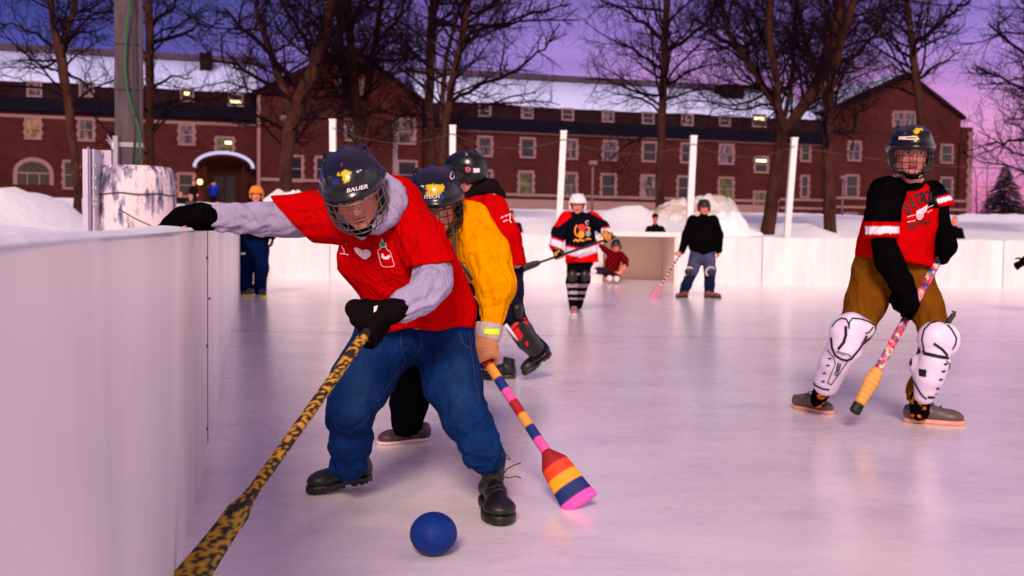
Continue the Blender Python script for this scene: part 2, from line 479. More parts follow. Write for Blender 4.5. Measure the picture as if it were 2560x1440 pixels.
# ================================================================== ice, snow
m, nt, b = newmat('rink_ice')
v = coords(nt); vs = coords(nt, (.6, 1.1, 1)); vf = coords(nt, (2, 22, 1), rot=(0, 0, rad(4)))
n1 = noise(nt, vs, 1.6, 6, .65); n2 = noise(nt, vf, 3, 5, .7); n3 = noise(nt, v, 14, 6, .7)
c = ramp(nt, n1, [(.34, lin(220, 208, 222)), (.5, lin(244, 232, 238)), (.64, lin(254, 246, 246))])
c = mix(nt, .22, c, ramp(nt, n2, [(.3, lin(222, 206, 216)), (.7, lin(252, 240, 242))]))
sc_ = noise(nt, coords(nt, (1, 1, 1)), 60, 2); fl = ramp(nt, sc_, [(.73, (0, 0, 0)), (.8, (1, 1, 1))])
for rot_, sc2 in ((.5, 1.3), (-.35, 1.7), (1.25, .9)):     # boot and broom scuffs
    sv = coords(nt, (sc2*1.1, sc2*26, 1), rot=(0, 0, rot_)); s1_ = noise(nt, sv, 2.2, 3, .6, .25)
    msk = ramp(nt, noise(nt, coords(nt), .8*sc2, 3, .6), [(.48, (0, 0, 0)), (.62, (.55,)*3)])
    c = mix(nt, mathn(nt, 'MULTIPLY', ramp(nt, s1_, [(.60, (0, 0, 0)), (.68, (1, 1, 1))]), msk), c, (.93, .9, .93))
frost = noise(nt, coords(nt, (1, 1.4, 1)), 3.5, 8, .72, .5)
c = mix(nt, ramp(nt, frost, [(.5, (0, 0, 0)), (.68, (.6,)*3)]), c, lin(246, 236, 242))
c = mix(nt, fl, c, (.92, .9, .93))
nt.links.new(c, b.inputs['Base Color'])
nt.links.new(ramp(nt, n3, [(.3, (.2,)*3), (.75, (.42,)*3)]), b.inputs['Roughness'])
b.inputs['Specular IOR Level'].default_value = .3; b.inputs['IOR'].default_value = 1.31
b.inputs['Coat Weight'].default_value = 1; b.inputs['Coat Roughness'].default_value = .22; b.inputs['Coat IOR'].default_value = 1.55
bump(nt, b, mathn(nt, 'ADD', n2, mathn(nt, 'MULTIPLY', n3, .6)), .22, .006)
M['ice'] = m
m, nt, b = newmat('snow')
v = coords(nt); n1 = noise(nt, v, 1.2, 7, .65)
nt.links.new(ramp(nt, n1, [(.3, (.78, .78, .82)), (.7, (.88, .87, .9))]), b.inputs['Base Color'])
b.inputs['Roughness'].default_value = .75; bump(nt, b, noise(nt, v, 5, 8, .7), .5, .08)
M['snow'] = m
m, nt, b = newmat('dirty_snow')
v = coords(nt, (1, 1, 2.2)); n1 = noise(nt, v, .9, 8, .7)
nt.links.new(ramp(nt, n1, [(.36, (.40, .22, .17)), (.47, (.72, .58, .54)), (.54, (.86, .83, .84))]), b.inputs['Base Color'])
b.inputs['Roughness'].default_value = .8; bump(nt, b, noise(nt, v, 4, 8, .75), .8, .15)
M['dirtysnow'] = m

M['steel0'] = plain('screw_steel', lin(120, 110, 120), .4, .5, .1)
YB = 24.35                                    # far boards
def BX(y): return -.262*y-.205                # left boards: x of the playing face at distance y
mb = MB(); mb.add([(-9, -14, 0), (26, -14, 0), (26, YB+3.2, 0), (-9, YB+3.2, 0)], [(0, 1, 2, 3)])
ice = mb.build('ice', M['ice']); tag(ice, kind='structure')
# painted line under the ice
m, nt, b = newmat('painted_line')
n_ = noise(nt, coords(nt, (1, 3, 1)), 7, 6, .7)
nt.links.new(ramp(nt, n_, [(.35, lin(214, 160, 180)), (.65, lin(196, 60, 90))]), b.inputs['Base Color']); b.inputs['Roughness'].default_value = .3
nt.links.new(ramp(nt, n_, [(.3, (.15,)*3), (.7, (.5,)*3)]), b.inputs['Alpha'])
p0 = G(600, 830); yl = p0[1]
mb = MB(); mb.add([(BX(yl)+.01, yl, .004), (25, yl+.05, .004), (25, yl+.13, .004), (BX(yl)+.01, yl+.08, .004)], [(0, 1, 2, 3)])
tag(mb.build('painted_line', m), 'faint red line painted across the ice behind the players', 'ice marking', kind='structure')

# snow ground around the rink: rises gently to the building
def gz(x, y):
    d = max(0., y-YB)
    # left of the left boards the snow starts beside the boards
    dl = max(0., (BX(min(y, 60))-x))
    d2 = d if y > YB else 0
    side = min(dl, 6)/6
    base = .78+2.75*(1-math.exp(-d2/26.)) if d2 > 0 else .78
    if x > 14: base -= .5*min(1, (x-14)/20)*min(1, d2/30.)
    z = base
    if x < BX(max(min(y, YB), 0)) : z += .25*side
    for bx, by, sx, sy, hh in BANKS:
        q = ((x-bx)/sx)**2+((y-by)/sy)**2
        if q < 9: z += hh*math.exp(-q)*(1+.35*vnoise(np.array([[x*1.6, y*1.6, hh*9]]))[0])
    pz = vnoise(np.array([[x*.5, y*.5, 0.3], [x*1.7, y*1.7, 3.3]]))
    return z+.07*pz[0]+.035*pz[1]
BANKS = []
GX0, GX1 = float(P(1502, 600, YB)[0]), float(P(1692, 600, YB)[0])
def bank(px, py, D, wpx, h, sy=2.0):
    p = P(px, py, D); BANKS.append((p[0], p[1], PX(wpx, D), sy, h))
bank(-30, 440, 19, 90, .74, 2.2); bank(150, 450, 21, 80, .68, 1.6); bank(70, 450, 24, 80, .6, 1.5); bank(60, 470, 15, 160, .2, 2)
bank(700, 470, 30, 70, .95, 1.6); bank(770, 480, 33, 60, .8, 1.6)
bank(1330, 530, 29, 90, .45, 2); bank(1560, 530, 30, 120, .75, 2); bank(1450, 540, 27, 50, .3, 1)
bank(2050, 560, 27, 60, .4, 1.2); bank(2000, 550, 31, 60, .25, 1.5); bank(2500, 560, 50, 160, .35, 4)
xs = np.concatenate([np.linspace(-120, -32, 20), np.arange(-30, 30, .45), np.linspace(31, 150, 26)])
ys = np.concatenate([np.arange(2, 46, .45), np.linspace(47, 100, 34), np.linspace(110, 500, 14)])
V = []; idx = {}
for j, y in enumerate(ys):
    for i, x in enumerate(xs):
        idx[i, j] = len(V); V.append((x, y, gz(x, y)))
Fs = []
for j in range(len(ys)-1):
    for i in range(len(xs)-1):
        xm = (xs[i]+xs[i+1])/2; ym = (ys[j]+ys[j+1])/2
        if ym < YB+.35+ (2.4 if GX0-.2 < xm < GX1+.2 else 0) and xm > BX(ym)-.45: continue       # the rink itself stays open
        Fs.append((idx[i, j], idx[i+1, j], idx[i+1, j+1], idx[i, j+1]))
#
sn = mesh_obj('snow_ground', V, Fs, M['snow']); tag(sn, kind='structure')

def snow_heap(name, px, py, D, w_, d_, h_, mat, seed, label, rough=.25):
    c = P(px, py, D); rs = random.Random(seed); n = 40
    V = []; F = []; z0 = .7
    for j in range(n+1):
        for i in range(n+1):
            u = i/n*2-1; v_ = j/n*2-1; q = math.sqrt(u*u+v_*v_)
            e = max(0, 1-q**2.1)
            pn = np.array([[u*2.2+seed, v_*2.2, seed], [u*6+seed, v_*6, 1.], [u*13+seed, v_*13, 1.]]); nn = vnoise(pn)
            V.append((c[0]+u*w_, c[1]+v_*d_, z0+h_*e*(1+rough*1.3*nn[0])+e*h_*rough*(.55*nn[1]+.3*nn[2])))
    for j in range(n):
        for i in range(n): a = j*(n+1)+i; F.append((a, a+1, a+n+2, a+n+1))
    o = mesh_obj(name, V, F, mat); set_origin(o, (c[0], c[1], z0)); tag(o, label, 'snow pile', 'ploughed snow heaps'); return o
snow_heap('snow_pile', 1735, 560, 31, 2.3, 1.5, 1.65, M['dirtysnow'], 3, 'tall heap of ploughed snow streaked with brown dirt behind the far boards', .3)
snow_heap('snow_pile', 1825, 570, 29.4, 1.3, .9, 1.15, M['snow'], 8, 'lumpy clean white snow heap leaning on the dirty one', .24)
snow_heap('snow_pile', 735, 500, 30, .9, .9, 1.75, M['snow'], 12, 'white snow mound at the foot of the leaning tree by the entrance', .05)

# ================================================================== rink boards
m, nt, b = newmat('board_paint')
v = coords(nt, (1, 1, .12)); n1 = noise(nt, v, 7, 6, .6); n2 = noise(nt, coords(nt), 3, 6, .6); n3 = noise(nt, coords(nt, (1, 1, .35)), 26, 5, .8)
nlow = noise(nt, coords(nt, (1, 1, .2)), 2.6, 4, .6)
c = ramp(nt, nlow, [(.35, lin(216, 209, 214)), (.62, lin(234, 228, 230))])
c = mix(nt, ramp(nt, n2, [(.55, (0, 0, 0)), (.8, (.35,)*3)]), c, lin(196, 186, 190))
c = mix(nt, ramp(nt, n3, [(.7, (0, 0, 0)), (.8, (.4,)*3)]), c, lin(150, 130, 135))
nt.links.new(c, b.inputs['Base Color']); b.inputs['Roughness'].default_value = .38; b.inputs['Specular IOR Level'].default_value = .4
bump(nt, b, n1, .35, .012); M['board'] = m
M['snowcap'] = plain('packed_snow', (.82, .82, .86), .7, 0, .05, 9, .6, .02)
def topz(y): return .985+.0105*min(y, 5)+.0062*max(0, y-5)
def board_panel(name, p0, p1, z0, z1, th, label, group, out, seed, cap=True):
    """one panel: slightly wavy sheet with thickness, a rounded top rail, posts behind; snow on top"""
    p0 = np.array([*p0, 0.]); p1 = np.array([*p1, 0.]); L = np.linalg.norm(p1-p0); d = (p1-p0)/L; n = np.array([*out, 0.])
    e = empty(name, p0, label, 'rink board', group)
    N = 28; V = []; F = []
    for i in range(N+1):
        t = i/N; q = p0+d*L*t
        wv = .006*math.sin(t*7+seed)+.004*math.sin(t*17+seed*2)
        zt = z0+(z1-z0)*t+.003*math.sin(t*9+seed)
        for (o_, z) in ((-wv, .0), (-wv*1.2, zt*.5), (-wv, zt-.012), (.01, zt), (th-.01, zt), (th, zt-.012), (th, 0)):
            V.append(q+n*o_+np.array([0, 0, z]))
    for i in range(N):
        for k in range(6):
            a = i*7+k; F.append((a, a+7, a+8, a+1))
    F.append(tuple(range(7))); F.append(tuple(range(N*7, N*7+7))[::-1])
    mesh_obj('panel', V, F, M['board'], e, True).data.polygons.foreach_set('use_smooth', [False]*len(F))
    for t in (.02, .5, .98):
        mb = MB(); q = p0+d*L*t+n*(th+.002)
        mb.box((-.02, 0, .02), (.02, .08, z0-.06), None, [d, n, np.array([0, 0, 1.])], q)
        mb.build('back_post', M['whitepaint'], e)
    if cap:
        V = []; F = []; N = 60; rs = random.Random(seed)
        for i in range(N+1):
            t = .004+i/N*.992; q = p0+d*L*t; zt = z0+(z1-z0)*t
            a = vnoise(np.array([[t*L*3.1+seed, 0, 0], [t*L*9+seed, 4, 0]])); sc_h = .35+.65*min(1, max(0, (p0[1]+(p1[1]-p0[1])*t-2.0)/2)); hh = max(.001, (.006+.010*a[0]+.006*a[1])*sc_h); ov = .005*a[1]*sc_h
            for (o_, z) in ((-.002-ov, -.004), (.008, hh*.8), (th*.5, hh), (th-.006, hh*.8), (th+.004, -.004)):
                V.append(q+n*o_+np.array([0, 0, zt+z]))
        for i in range(N):
            for k in range(4): a = i*5+k; F.append((a, a+5, a+6, a+1))
        mesh_obj('snow_crust', V, F, M['snowcap'], e, True)
    return e
nl = unit((-1, -.262, 0))
cuts = [-5.2, -2.2, .55, 4.62, 7.1, 9.6, 12.1, 14.6, 17.1, 19.6, 22.1, YB-.1]
names_l = ['', '', 'near white board at the left edge with soft grey smears', 'long scuffed white board under the reaching player\'s black glove', ]
ords = ['just past the seam below the grey sleeve', 'third along the left boards from the near one', 'fourth along the left boards', 'fifth along the left boards', 'sixth along the left boards', 'seventh along the left boards', 'eighth along the left boards', 'last of the left boards, next to the corner']
for i, (a, c_) in enumerate(zip(cuts, cuts[1:])):
    if i < 2: continue
    lab = names_l[i] if i < 4 else 'white left side board, '+ords[i-4]
    if i == 2: lab = 'near white left side board, partly outside the frame'
    board_panel('rink_board', (BX(a+.006), a+.006), (BX(c_-.006), c_-.006), topz(a), topz(c_), .10 if i < 4 else .07, lab, 'white boards along the left side', nl[:2], i*3.1, cap=True)
q = np.array([BX(4.62), 4.62, 0]); d = unit(np.array([-.262, 1, 0]))
mb = MB(); mb.box((-.0028, -.003, .03), (.0028, .01, topz(4.62)-.006), None, [d, np.array([*nl[:2], 0.]), np.array([0, 0, 1.])], q)
seam_par = [o for o in COL.objects if o.get('category') == 'rink board'][1]
mb.build('joint_strip', M['black'], seam_par)
mb = MB(); mb.tube([q+np.array([.004, -.06, topz(4.6)-.005]), q+np.array([.006, -.06, topz(4.6)-.06])], .004, 5); mb.build('bolt', M['black'], seam_par)
for dy, zz_ in ((-.12, .9), (-.12, .5), (-.12, .12), (.12, .7)):
    y_ = 4.62+dy; mb = MB(); q2 = np.array([BX(y_), y_, zz_]); nn_ = np.array([-nl[0], -nl[1], 0.]); mb.tube([q2-nn_*.01, q2+nn_*.009], .007, 8); mb.build('screw_head', M['steel0'], seam_par)
# far boards, with the gap for the goal recess
GX0, GX1 = float(P(1502, 600, YB)[0]), float(P(1692, 600, YB)[0])
segs = [(BX(YB)-.02, -4.47), (-4.46, -2.1), (-2.09, .2), (.21, GX0), (GX1, 6.1), (6.11, 8.6), (8.61, 12.0), (12.01, 14.6), (14.61, 18)]
labs = ['behind the orange helmeted player', 'beside the seam left of the red tee, under its sleeve', 'hidden mostly by the red tee player', 'running up to the left side of the goal recess', 'right behind the man in the black sweater', 'between the black sweater man and the player in the striped sleeve tee', 'behind the striped sleeve tee and khaki trousers', 'right of the white shin pads, up to the edge seam', 'far right end past the last seam']
for i, ((a, c_), lb) in enumerate(zip(segs, labs)):
    board_panel('rink_board', (a+.004, YB), (c_-.004, YB), 1.13+.004*i, 1.134+.004*i, .08, 'white far board '+lb, 'white boards along the far side', (0, 1), 40+i*2.3)
# goal recess
g = empty('goal_recess', (GX0, YB, 0), 'white open fronted goal box with thick roof slab set into the far boards', 'goal box')
mb = MB(); mb.box((GX0-.05, YB-.05, 1.13), (GX1+.10, YB+2.25, 1.24)); mb.build('roof', M['whitepaint'], g)
M['recess'] = plain('recess_wood', lin(250, 222, 210), .6, 0, .08, 4)
mb = MB(); mb.box((GX0, YB+2.1, 0), (GX1, YB+2.2, 1.128)); mb.build('back_wall', M['recess'], g)
mb = MB(); mb.box((GX1-.05, YB-.01, 0), (GX1+.0, YB+2.098, 1.128)); mb.build('side_wall', M['recess'], g)
mb = MB(); mb.box((GX0, YB-.01, 0), (GX0+.05, YB+2.098, 1.128)); mb.build('side_wall', M['recess'], g)
mb = MB(); mb.box((GX1+.002, YB-.045, 0), (GX1+.09, YB-.003, 1.128)); mb.build('jamb', M['whitepaint'], g)

# white posts and the cable strung along them
pg = []
def wpost(x0, y0, x1, y1, D, wpx, label, mat=None, cap=True):
    a = P(x1, y1, D); t = P(x0, y0, D); base = a.copy(); dirn = (t-a)/(t[2]-a[2]); base = a-dirn*(a[2]-.05)
    e = empty('rink_post', base, label, 'post', 'white posts behind the far boards')
    r = PX(wpx, D)/2; mb = MB(); x = np.array([1., 0, 0]); y = np.array([0, 1., 0])
    mb.box((-r, -r, 0), (r, r, t[2]-base[2]), None, [x, y, dirn], base); mb.build('shaft', mat or M['whitepaint'], e)
    mb = MB(); mb.box((-r*1.12, -r*1.12, t[2]-base[2]+.002), (r*1.12, r*1.12, t[2]-base[2]+.05), None, [x, y, dirn], base); mb.build('cap', mat or M['whitepaint'], e)
    return t, dirn
tops = []
for args in ((832, 303, 834, 560, 25.2, 15, 'white post directly above the front player\'s helmet'),
             (1132, 318, 1131, 560, 25.2, 15, 'white post above the walking player\'s black helmet'),
             (1409, 332, 1396, 590, 25.2, 15, 'tall white post left of the white helmeted player'),
             (1734, 344, 1722, 592, 25.2, 15, 'tall white post behind the black sweater man\'s shoulder'),
             (1986, 349, 1967, 592, 25.2, 14, 'white post leaning right, in front of the forked tree')):
    tops.append(wpost(*args))
M['cable'] = plain('cable', (.02, .018, .022), .6)
ca = empty('overhead_cable', tops[0][0], 'thin dark cable sagging between the white posts', 'cable')
for (a, d0), (b_, d1) in zip(tops, tops[1:]):
    A = a-d0*.17; B = b_-d1*.17; pts = []
    for i in range(13):
        t = i/12; q = A+(B-A)*t; q = q+np.array([0, -.1, -.3*4*t*(1-t)]); pts.append(q)
    mb = MB(); mb.tube(pts, .009, 5); mb.build('span', M['cable'], ca)
mb = MB(); A = tops[-1][0]-tops[-1][1]*.17
mb.tube([A+np.array([i*.9, -.05*i, -.5*math.sin(i/11*math.pi)]) for i in range(12)], .009, 5); mb.build('span', M['cable'], ca)

# ================================================================== big wooden pole, painted base, electric boxes
DP = 9.0
m, nt, b = newmat('weathered_pole')
v = coords(nt, (3, 3, .5)); n1 = noise(nt, v, 5, 6, .65)
nt.links.new(ramp(nt, n1, [(.3, lin(60, 48, 58)), (.7, lin(92, 74, 82))]), b.inputs['Base Color']); b.inputs['Roughness'].default_value = .8
bump(nt, b, n1, .4, .01); M['pole'] = m
q = P(325, 720, DP); cx, cy = q[0], q[1]; HW = PX(40, DP)
e = empty('utility_pole', (cx, cy, 1.4), 'thick square grey wooden pole rising out of the painted drum', 'utility pole')
mb = MB(); t = .30; c_, s_ = math.cos(t), math.sin(t)
ax = [np.array([c_, s_, 0]), np.array([-s_, c_, 0]), np.array([0, 0, 1.])]; hh = HW*.78
mb.box((-hh, -hh, 0), (hh, hh, 4.8), None, ax, np.array([cx, cy, 1.4])); mb.build('shaft', M['pole'], e)
for zz in (P(325, 122, DP)[2], P(325, 232, DP)[2]):
    mb = MB(); mb.box((-hh-.004, -hh-.004, -.008), (hh+.004, hh+.004, .008), None, ax, np.array([cx, cy, zz])); mb.build('strap', M['black'], e)
zz = P(325, 366, DP)[2]; M['steel'] = plain('galvanised_steel', lin(170, 165, 180), .35, .6, .1)
mb = MB(); mb.box((-hh-.006, -hh-.006, -.02), (hh+.006, hh+.006, .02), None, ax, np.array([cx, cy, zz])); mb.build('steel_band', M['steel'], e)
M['green'] = plain('green_cable', lin(10, 95, 50), .5)
def pole_cable(pts, r, mat, label, name):
    yq = cy-hh*1.30-r*1.2; Q = []
    for x, y in pts:
        d_ = ray(x, y); Q.append(CO+d_*((yq-CO[1])/d_[1]))
    mb = MB(); mb.tube(Q, r, 7); o = mb.build(name, mat, None, True); set_origin(o, Q[-1]); tag(o, label, 'cable')
pole_cable([(331, -60), (332, 0), (331, 60), (333, 130), (334, 210), (337, 290), (338, 340), (334, 412)], .011, M['cable'], 'black cable running straight down the wooden pole', 'power_cable')
pole_cable([(334, -60), (326, 0), (315, 80), (312, 160), (318, 225), (335, 285), (349, 330), (350, 380), (341, 412)], .010, M['green'], 'green cable curving down the front of the wooden pole', 'power_cable')
# painted concrete drum
m, nt, b = newmat('drum_paint')
v = coords(nt, (1, 1, .28)); n1 = noise(nt, v, 9, 7, .7); z = nd(nt, 'ShaderNodeSeparateXYZ')
tcn = nd(nt, 'ShaderNodeTexCoord'); nt.links.new(tcn.outputs['Object'], z.inputs[0])
zr = nd(nt, 'ShaderNodeMapRange'); zr.inputs['From Min'].default_value = .75; zr.inputs['From Max'].default_value = 1.72; nt.links.new(z.outputs['Z'], zr.inputs['Value'])
fac = mathn(nt, 'ADD', n1, mathn(nt, 'MULTIPLY', zr.outputs[0], .17))
nt.links.new(ramp(nt, fac, [(.585, lin(226, 208, 214)), (.65, lin(140, 130, 158)), (.73, lin(52, 50, 74))]), b.inputs['Base Color'])
b.inputs['Roughness'].default_value = .7; bump(nt, b, n1, .4, .02); M['drum'] = m
e = empty('painted_drum', (cx, cy, 0), 'peeling white painted drum round the foot of the wooden pole', 'pole base')
prof = [(0, 100), (570, 99), (500, 97), (450, 95), (428, 92), (418, 84)]
rings = []; zs = [0, P(330, 570, DP)[2], P(330, 500, DP)[2], P(330, 450, DP)[2], P(330, 428, DP)[2], P(330, 417, DP)[2]]
R = [PX(w_, DP) for w_ in (101, 100, 98, 95, 92, 84)]
V = []; F = []; N = 48
cdr = P(334, 500, DP); dx_, dy_ = cdr[0], cdr[1]+.05
for zq, r in zip(zs, R):
    for k in range(N):
        a = 2*math.pi*k/N; rr = r*(1+.012*math.sin(a*5+zq*3)); V.append((dx_+rr*math.cos(a), dy_+rr*math.sin(a), zq))
for i in range(len(zs)-1):
    for k in range(N): a = i*N+k; a2 = i*N+(k+1) % N; F.append((a, a2, a2+N, a+N))
F.append(tuple(range((len(zs)-1)*N, len(zs)*N)))
mesh_obj('drum', V, F, M['drum'], e)
M['tarpgap'] = plain('dark_gap', lin(70, 55, 75), .9)
for zz in (P(330, 487, DP)[2],):
    mb = MB()
    mb.tube([(dx_+(R[2]+.006)*math.cos(a), dy_+(R[2]+.006)*math.sin(a), zz+.006*math.sin(a*7)) for a in np.linspace(math.pi, 2*math.pi, 26)], .006, 5)
    mb.build('hoop', M['tarpgap'], e, True)
mb = MB(); mb.tube([P(x, y, DP-.42) for x, y in ((300, 525), (340, 548), (372, 562), (395, 575))], .006, 5); mb.build('hoop', M['tarpgap'], e, True)
# electrical cabinet and bracket
M['cabinet'] = plain('cabinet_grey_white', lin(196, 186, 206), .45, .1, .08, 6)
def pbox(mb, x0, y0, x1, y1, D, dep):
    a = P(x0, y1, D); b_ = P(x1, y0, D); mb.box((min(a[0], b_[0]), a[1], a[2]), (max(a[0], b_[0]), a[1]+dep, b_[2]))
e = empty('switch_cabinet', P(220, 570, DP-.3), 'narrow pale electrical cabinet standing left of the painted drum', 'electrical cabinet')
mb = MB(); pbox(mb, 208, 374, 231, 640, DP-.3, .3); mb.build('cabinet', M['cabinet'], e)
mb = MB(); pbox(mb, 233, 374, 240, 640, DP-.33, .2); mb.build('door_edge', M['cabinet'], e)
mb = MB(); pbox(mb, 221, 368, 224, 640, DP-.34, .03); mb.build('conduit', M['cabinet'], e)
for yy in (410, 440, 465, 492, 505):
    mb = MB(); pbox(mb, 230, yy, 241, yy+9, DP-.37, .04); mb.build('hinge', M['steel'], e)
e = empty('junction_box', P(255, 412, DP-.2), 'pale junction box with a latch beside the wooden pole', 'junction box')
mb = MB(); pbox(mb, 241, 376, 279, 413, DP-.2, .18); mb.build('box', M['cabinet'], e)
mb = MB(); pbox(mb, 232, 381, 256, 388, DP-.235, .03); pbox(mb, 246, 386, 254, 393, DP-.236, .032); mb.build('latch', M['steel'], e)
e = empty('cable_bracket', P(288, 400, DP-.2), 'upright steel plate with cut cable ends strapped to the pole', 'bracket')
mb = MB(); pbox(mb, 282, 340, 295, 417, DP-.24, .05); mb.build('plate', M['steel'], e)
for i, (x, y) in enumerate(((268, 338), (270, 345), (273, 350), (266, 348), (275, 356))):
    mb = MB(); mb.tube([P(x, y, DP-.26), P(280, 352+i*5, DP-.25), P(284, 362+i*4, DP-.25)], .004, 5); mb.build('cable_end', M['steel'], e)
# ================================================================== the brick dormitory
PHI = rad(14.5); BU = np.array([math.cos(PHI), math.sin(PHI), 0]); BN = np.array([math.sin(PHI), -math.cos(PHI), 0])
BO = P(1320, 600, 80); BO[2] = 0
def fac(px, py, off=0.):
    d = ray(px, py); t = ((BO+BN*off-CO)@BN)/(d@BN); q = CO+d*t-BO; return q@BU, q[2]
def bpt(u, n, z): return BO+BU*u+BN*n+np.array([0, 0, z])
BAX = [BU, BN, np.array([0, 0, 1.])]
m, nt, b = newmat('brick')
tc = nd(nt, 'ShaderNodeTexCoord'); mp = nd(nt, 'ShaderNodeMapping'); mp.inputs['Rotation'].default_value = (rad(90), 0, -PHI); nt.links.new(tc.outputs['Object'], mp.inputs[0])
sx = nd(nt, 'ShaderNodeVectorRotate'); sx.rotation_type = 'Z_AXIS'; sx.inputs['Angle'].default_value = -PHI; nt.links.new(tc.outputs['Object'], sx.inputs['Vector'])
sp = nd(nt, 'ShaderNodeSeparateXYZ'); nt.links.new(sx.outputs[0], sp.inputs[0]); cb = nd(nt, 'ShaderNodeCombineXYZ')
nt.links.new(sp.outputs[0], cb.inputs[0]); nt.links.new(sp.outputs[2], cb.inputs[1])
br = nd(nt, 'ShaderNodeTexBrick'); nt.links.new(cb.outputs[0], br.inputs['Vector']); br.inputs['Scale'].default_value = 1
br.inputs['Brick Width'].default_value = .42; br.inputs['Row Height'].default_value = .16; br.inputs['Mortar Size'].default_value = .012
br.inputs['Color1'].default_value = (*lin(62, 22, 22), 1); br.inputs['Color2'].default_value = (*lin(44, 16, 18), 1); br.inputs['Mortar'].default_value = (*lin(96, 50, 48), 1)  # darkened all over to stand for dimmer light on the building
n1 = noise(nt, coords(nt, (1, 1, 1.5)), .35, 5, .6)
c = mix(nt, 1.0, br.outputs['Color'], ramp(nt, n1, [(.3, (.72,)*3), (.7, (1.15,)*3)]), 'MULTIPLY')
nt.links.new(c, b.inputs['Base Color']); b.inputs['Roughness'].default_value = .95; b.inputs['Specular IOR Level'].default_value = .08; M['brick'] = m
M['stone'] = plain('limestone', lin(124, 86, 90), .8, 0, .15, 2)
M['found'] = plain('foundation_stone', lin(128, 96, 94), .85, 0, .2, 1.2)
M['shingle'] = plain('dark_shingle', lin(34, 17, 24), .95, 0, .35, 1.5, .4, .05, spec=.05)
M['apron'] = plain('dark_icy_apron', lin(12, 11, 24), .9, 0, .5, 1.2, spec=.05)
M['ridge'] = plain('ridge_cap', lin(60, 42, 64), .8, 0, .2, 2)
M['roofsnow'] = plain('roof_snow', (.44, .49, .77), .7, 0, .05, 1)  # white snow given a darker blue base to stand for dusk light
M['glass'] = plain('window_glass', lin(22, 18, 30), .12, 0, .5, 1.3, 0)
m, nt, b = newmat('curtained_glass')
n1 = noise(nt, coords(nt, (2.4, 2.4, .6)), 1.6, 4, .6)
nt.links.new(ramp(nt, n1, [(.42, lin(20, 17, 28)), (.56, lin(86, 66, 84)), (.7, lin(128, 100, 112))]), b.inputs['Base Color']); b.inputs['Roughness'].default_value = .15; M['curtain'] = m
M['sash'] = plain('window_sash', lin(120, 92, 100), .6, 0, .1, 2)
def litmat(name, col, st, dark, thr=.5):
    m, nt, b = newmat(name); n1 = noise(nt, coords(nt, (1.4, 1.4, 1)), 1.7, 3, .6)
    b.inputs['Base Color'].default_value = (*dark, 1)
    nt.links.new(ramp(nt, n1, [(thr-.12, tuple(x*.12 for x in col)), (thr+.1, col)]), b.inputs['Emission Color']); b.inputs['Emission Strength'].default_value = st; b.inputs['Roughness'].default_value = .2
    return m
M['litamber'] = litmat('amber_lit_window', lin(215, 140, 85), .55, lin(20, 15, 15))
M['litgreen'] = litmat('dim_green_lit_window', lin(150, 140, 55), .35, lin(24, 20, 20), .52)
m, nt, b = newmat('fluorescent_tube'); b.inputs['Emission Color'].default_value = (*lin(255, 250, 130), 1); b.inputs['Emission Strength'].default_value = 2.2; M['tube'] = m
m, nt, b = newmat('lantern_glow'); b.inputs['Emission Color'].default_value = (*lin(255, 170, 40), 1); b.inputs['Emission Strength'].default_value = 2.5; M['lamp'] = m
M['doorwood'] = plain('door_wood', lin(44, 20, 17), .9, 0, .3, 3, spec=.05)

zb = 2.0
BLD = empty('dormitory_building', bpt(0, 0, zb), 'long dark red brick dormitory with snowy mansard roof and two gables', 'building')
def bbox(mb, u0, u1, n0, n1, z0, z1): mb.box((u0, n0, z0), (u1, n1, z1), None, BAX, BO)
zc = fac(1150, 325)[1]                    # top of the brick
uL, uA = fac(-420, 300)[0], fac(642, 300, 1.2)[0]
uB, uC = fac(1055, 300, 1.2)[0], fac(2082, 300, 1.2)[0]
uD = fac(2428, 400, 1.2)[0]
wall = {}
def wing(u0, u1):
    mb = MB(); bbox(mb, u0, u1, -14, 0, zb, zc); o = mb.build('wall', M['brick'], BLD)
    mb = MB(); V = [bpt(u0, .4, zc+.05), bpt(u1, .4, zc+.05), bpt(u1, .02, zc+1.0), bpt(u0, .02, zc+1.0), bpt(u0, -.4, zc+.02), bpt(u1, -.4, zc+.02)]
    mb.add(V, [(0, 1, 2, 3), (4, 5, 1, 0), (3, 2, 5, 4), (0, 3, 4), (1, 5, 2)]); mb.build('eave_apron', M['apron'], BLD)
    zt = zc+2.25
    mb = MB(); V = [bpt(u0, 0, zc+.5), bpt(u1, 0, zc+.5), bpt(u1, -.45, zt), bpt(u0, -.45, zt), bpt(u0, -14, zc+.5), bpt(u1, -14, zc+.5), bpt(u1, -13.5, zt), bpt(u0, -13.5, zt)]
    mb.add(V, [(0, 1, 2, 3), (5, 4, 7, 6), (1, 5, 6, 2), (4, 0, 3, 7), (3, 2, 6, 7)]); mb.build('mansard_roof', M['shingle'], BLD)
    zr = zt+3.1
    V = []; F = []; N = 60
    for i in range(N+1):
        u = u0+(u1-u0)*i/N; a = vnoise(np.array([[u*.35, 0, 0], [u*.12, 3, 2]]))
        V += [bpt(u, -.30+.12*a[0], zt-.12+.10*a[0]), bpt(u, -.34+.12*a[0], zt+.16+.05*a[0]), bpt(u, -4, zt+1.9+.05*a[1]), bpt(u, -7.0, zr), bpt(u, -13.6, zt+.1)]
    for i in range(N):
        for k in range(4): a = i*5+k; F.append((a, a+5, a+6, a+1))
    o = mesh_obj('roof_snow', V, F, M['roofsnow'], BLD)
    mb = MB(); bbox(mb, u0, u1, -7.4, -6.8, zr+.0, zr+.52); mb.build('ridge_cap', M['ridge'], BLD)
    return o
wing(uL, uA+.01); wing(uB-.01, uC+.01)
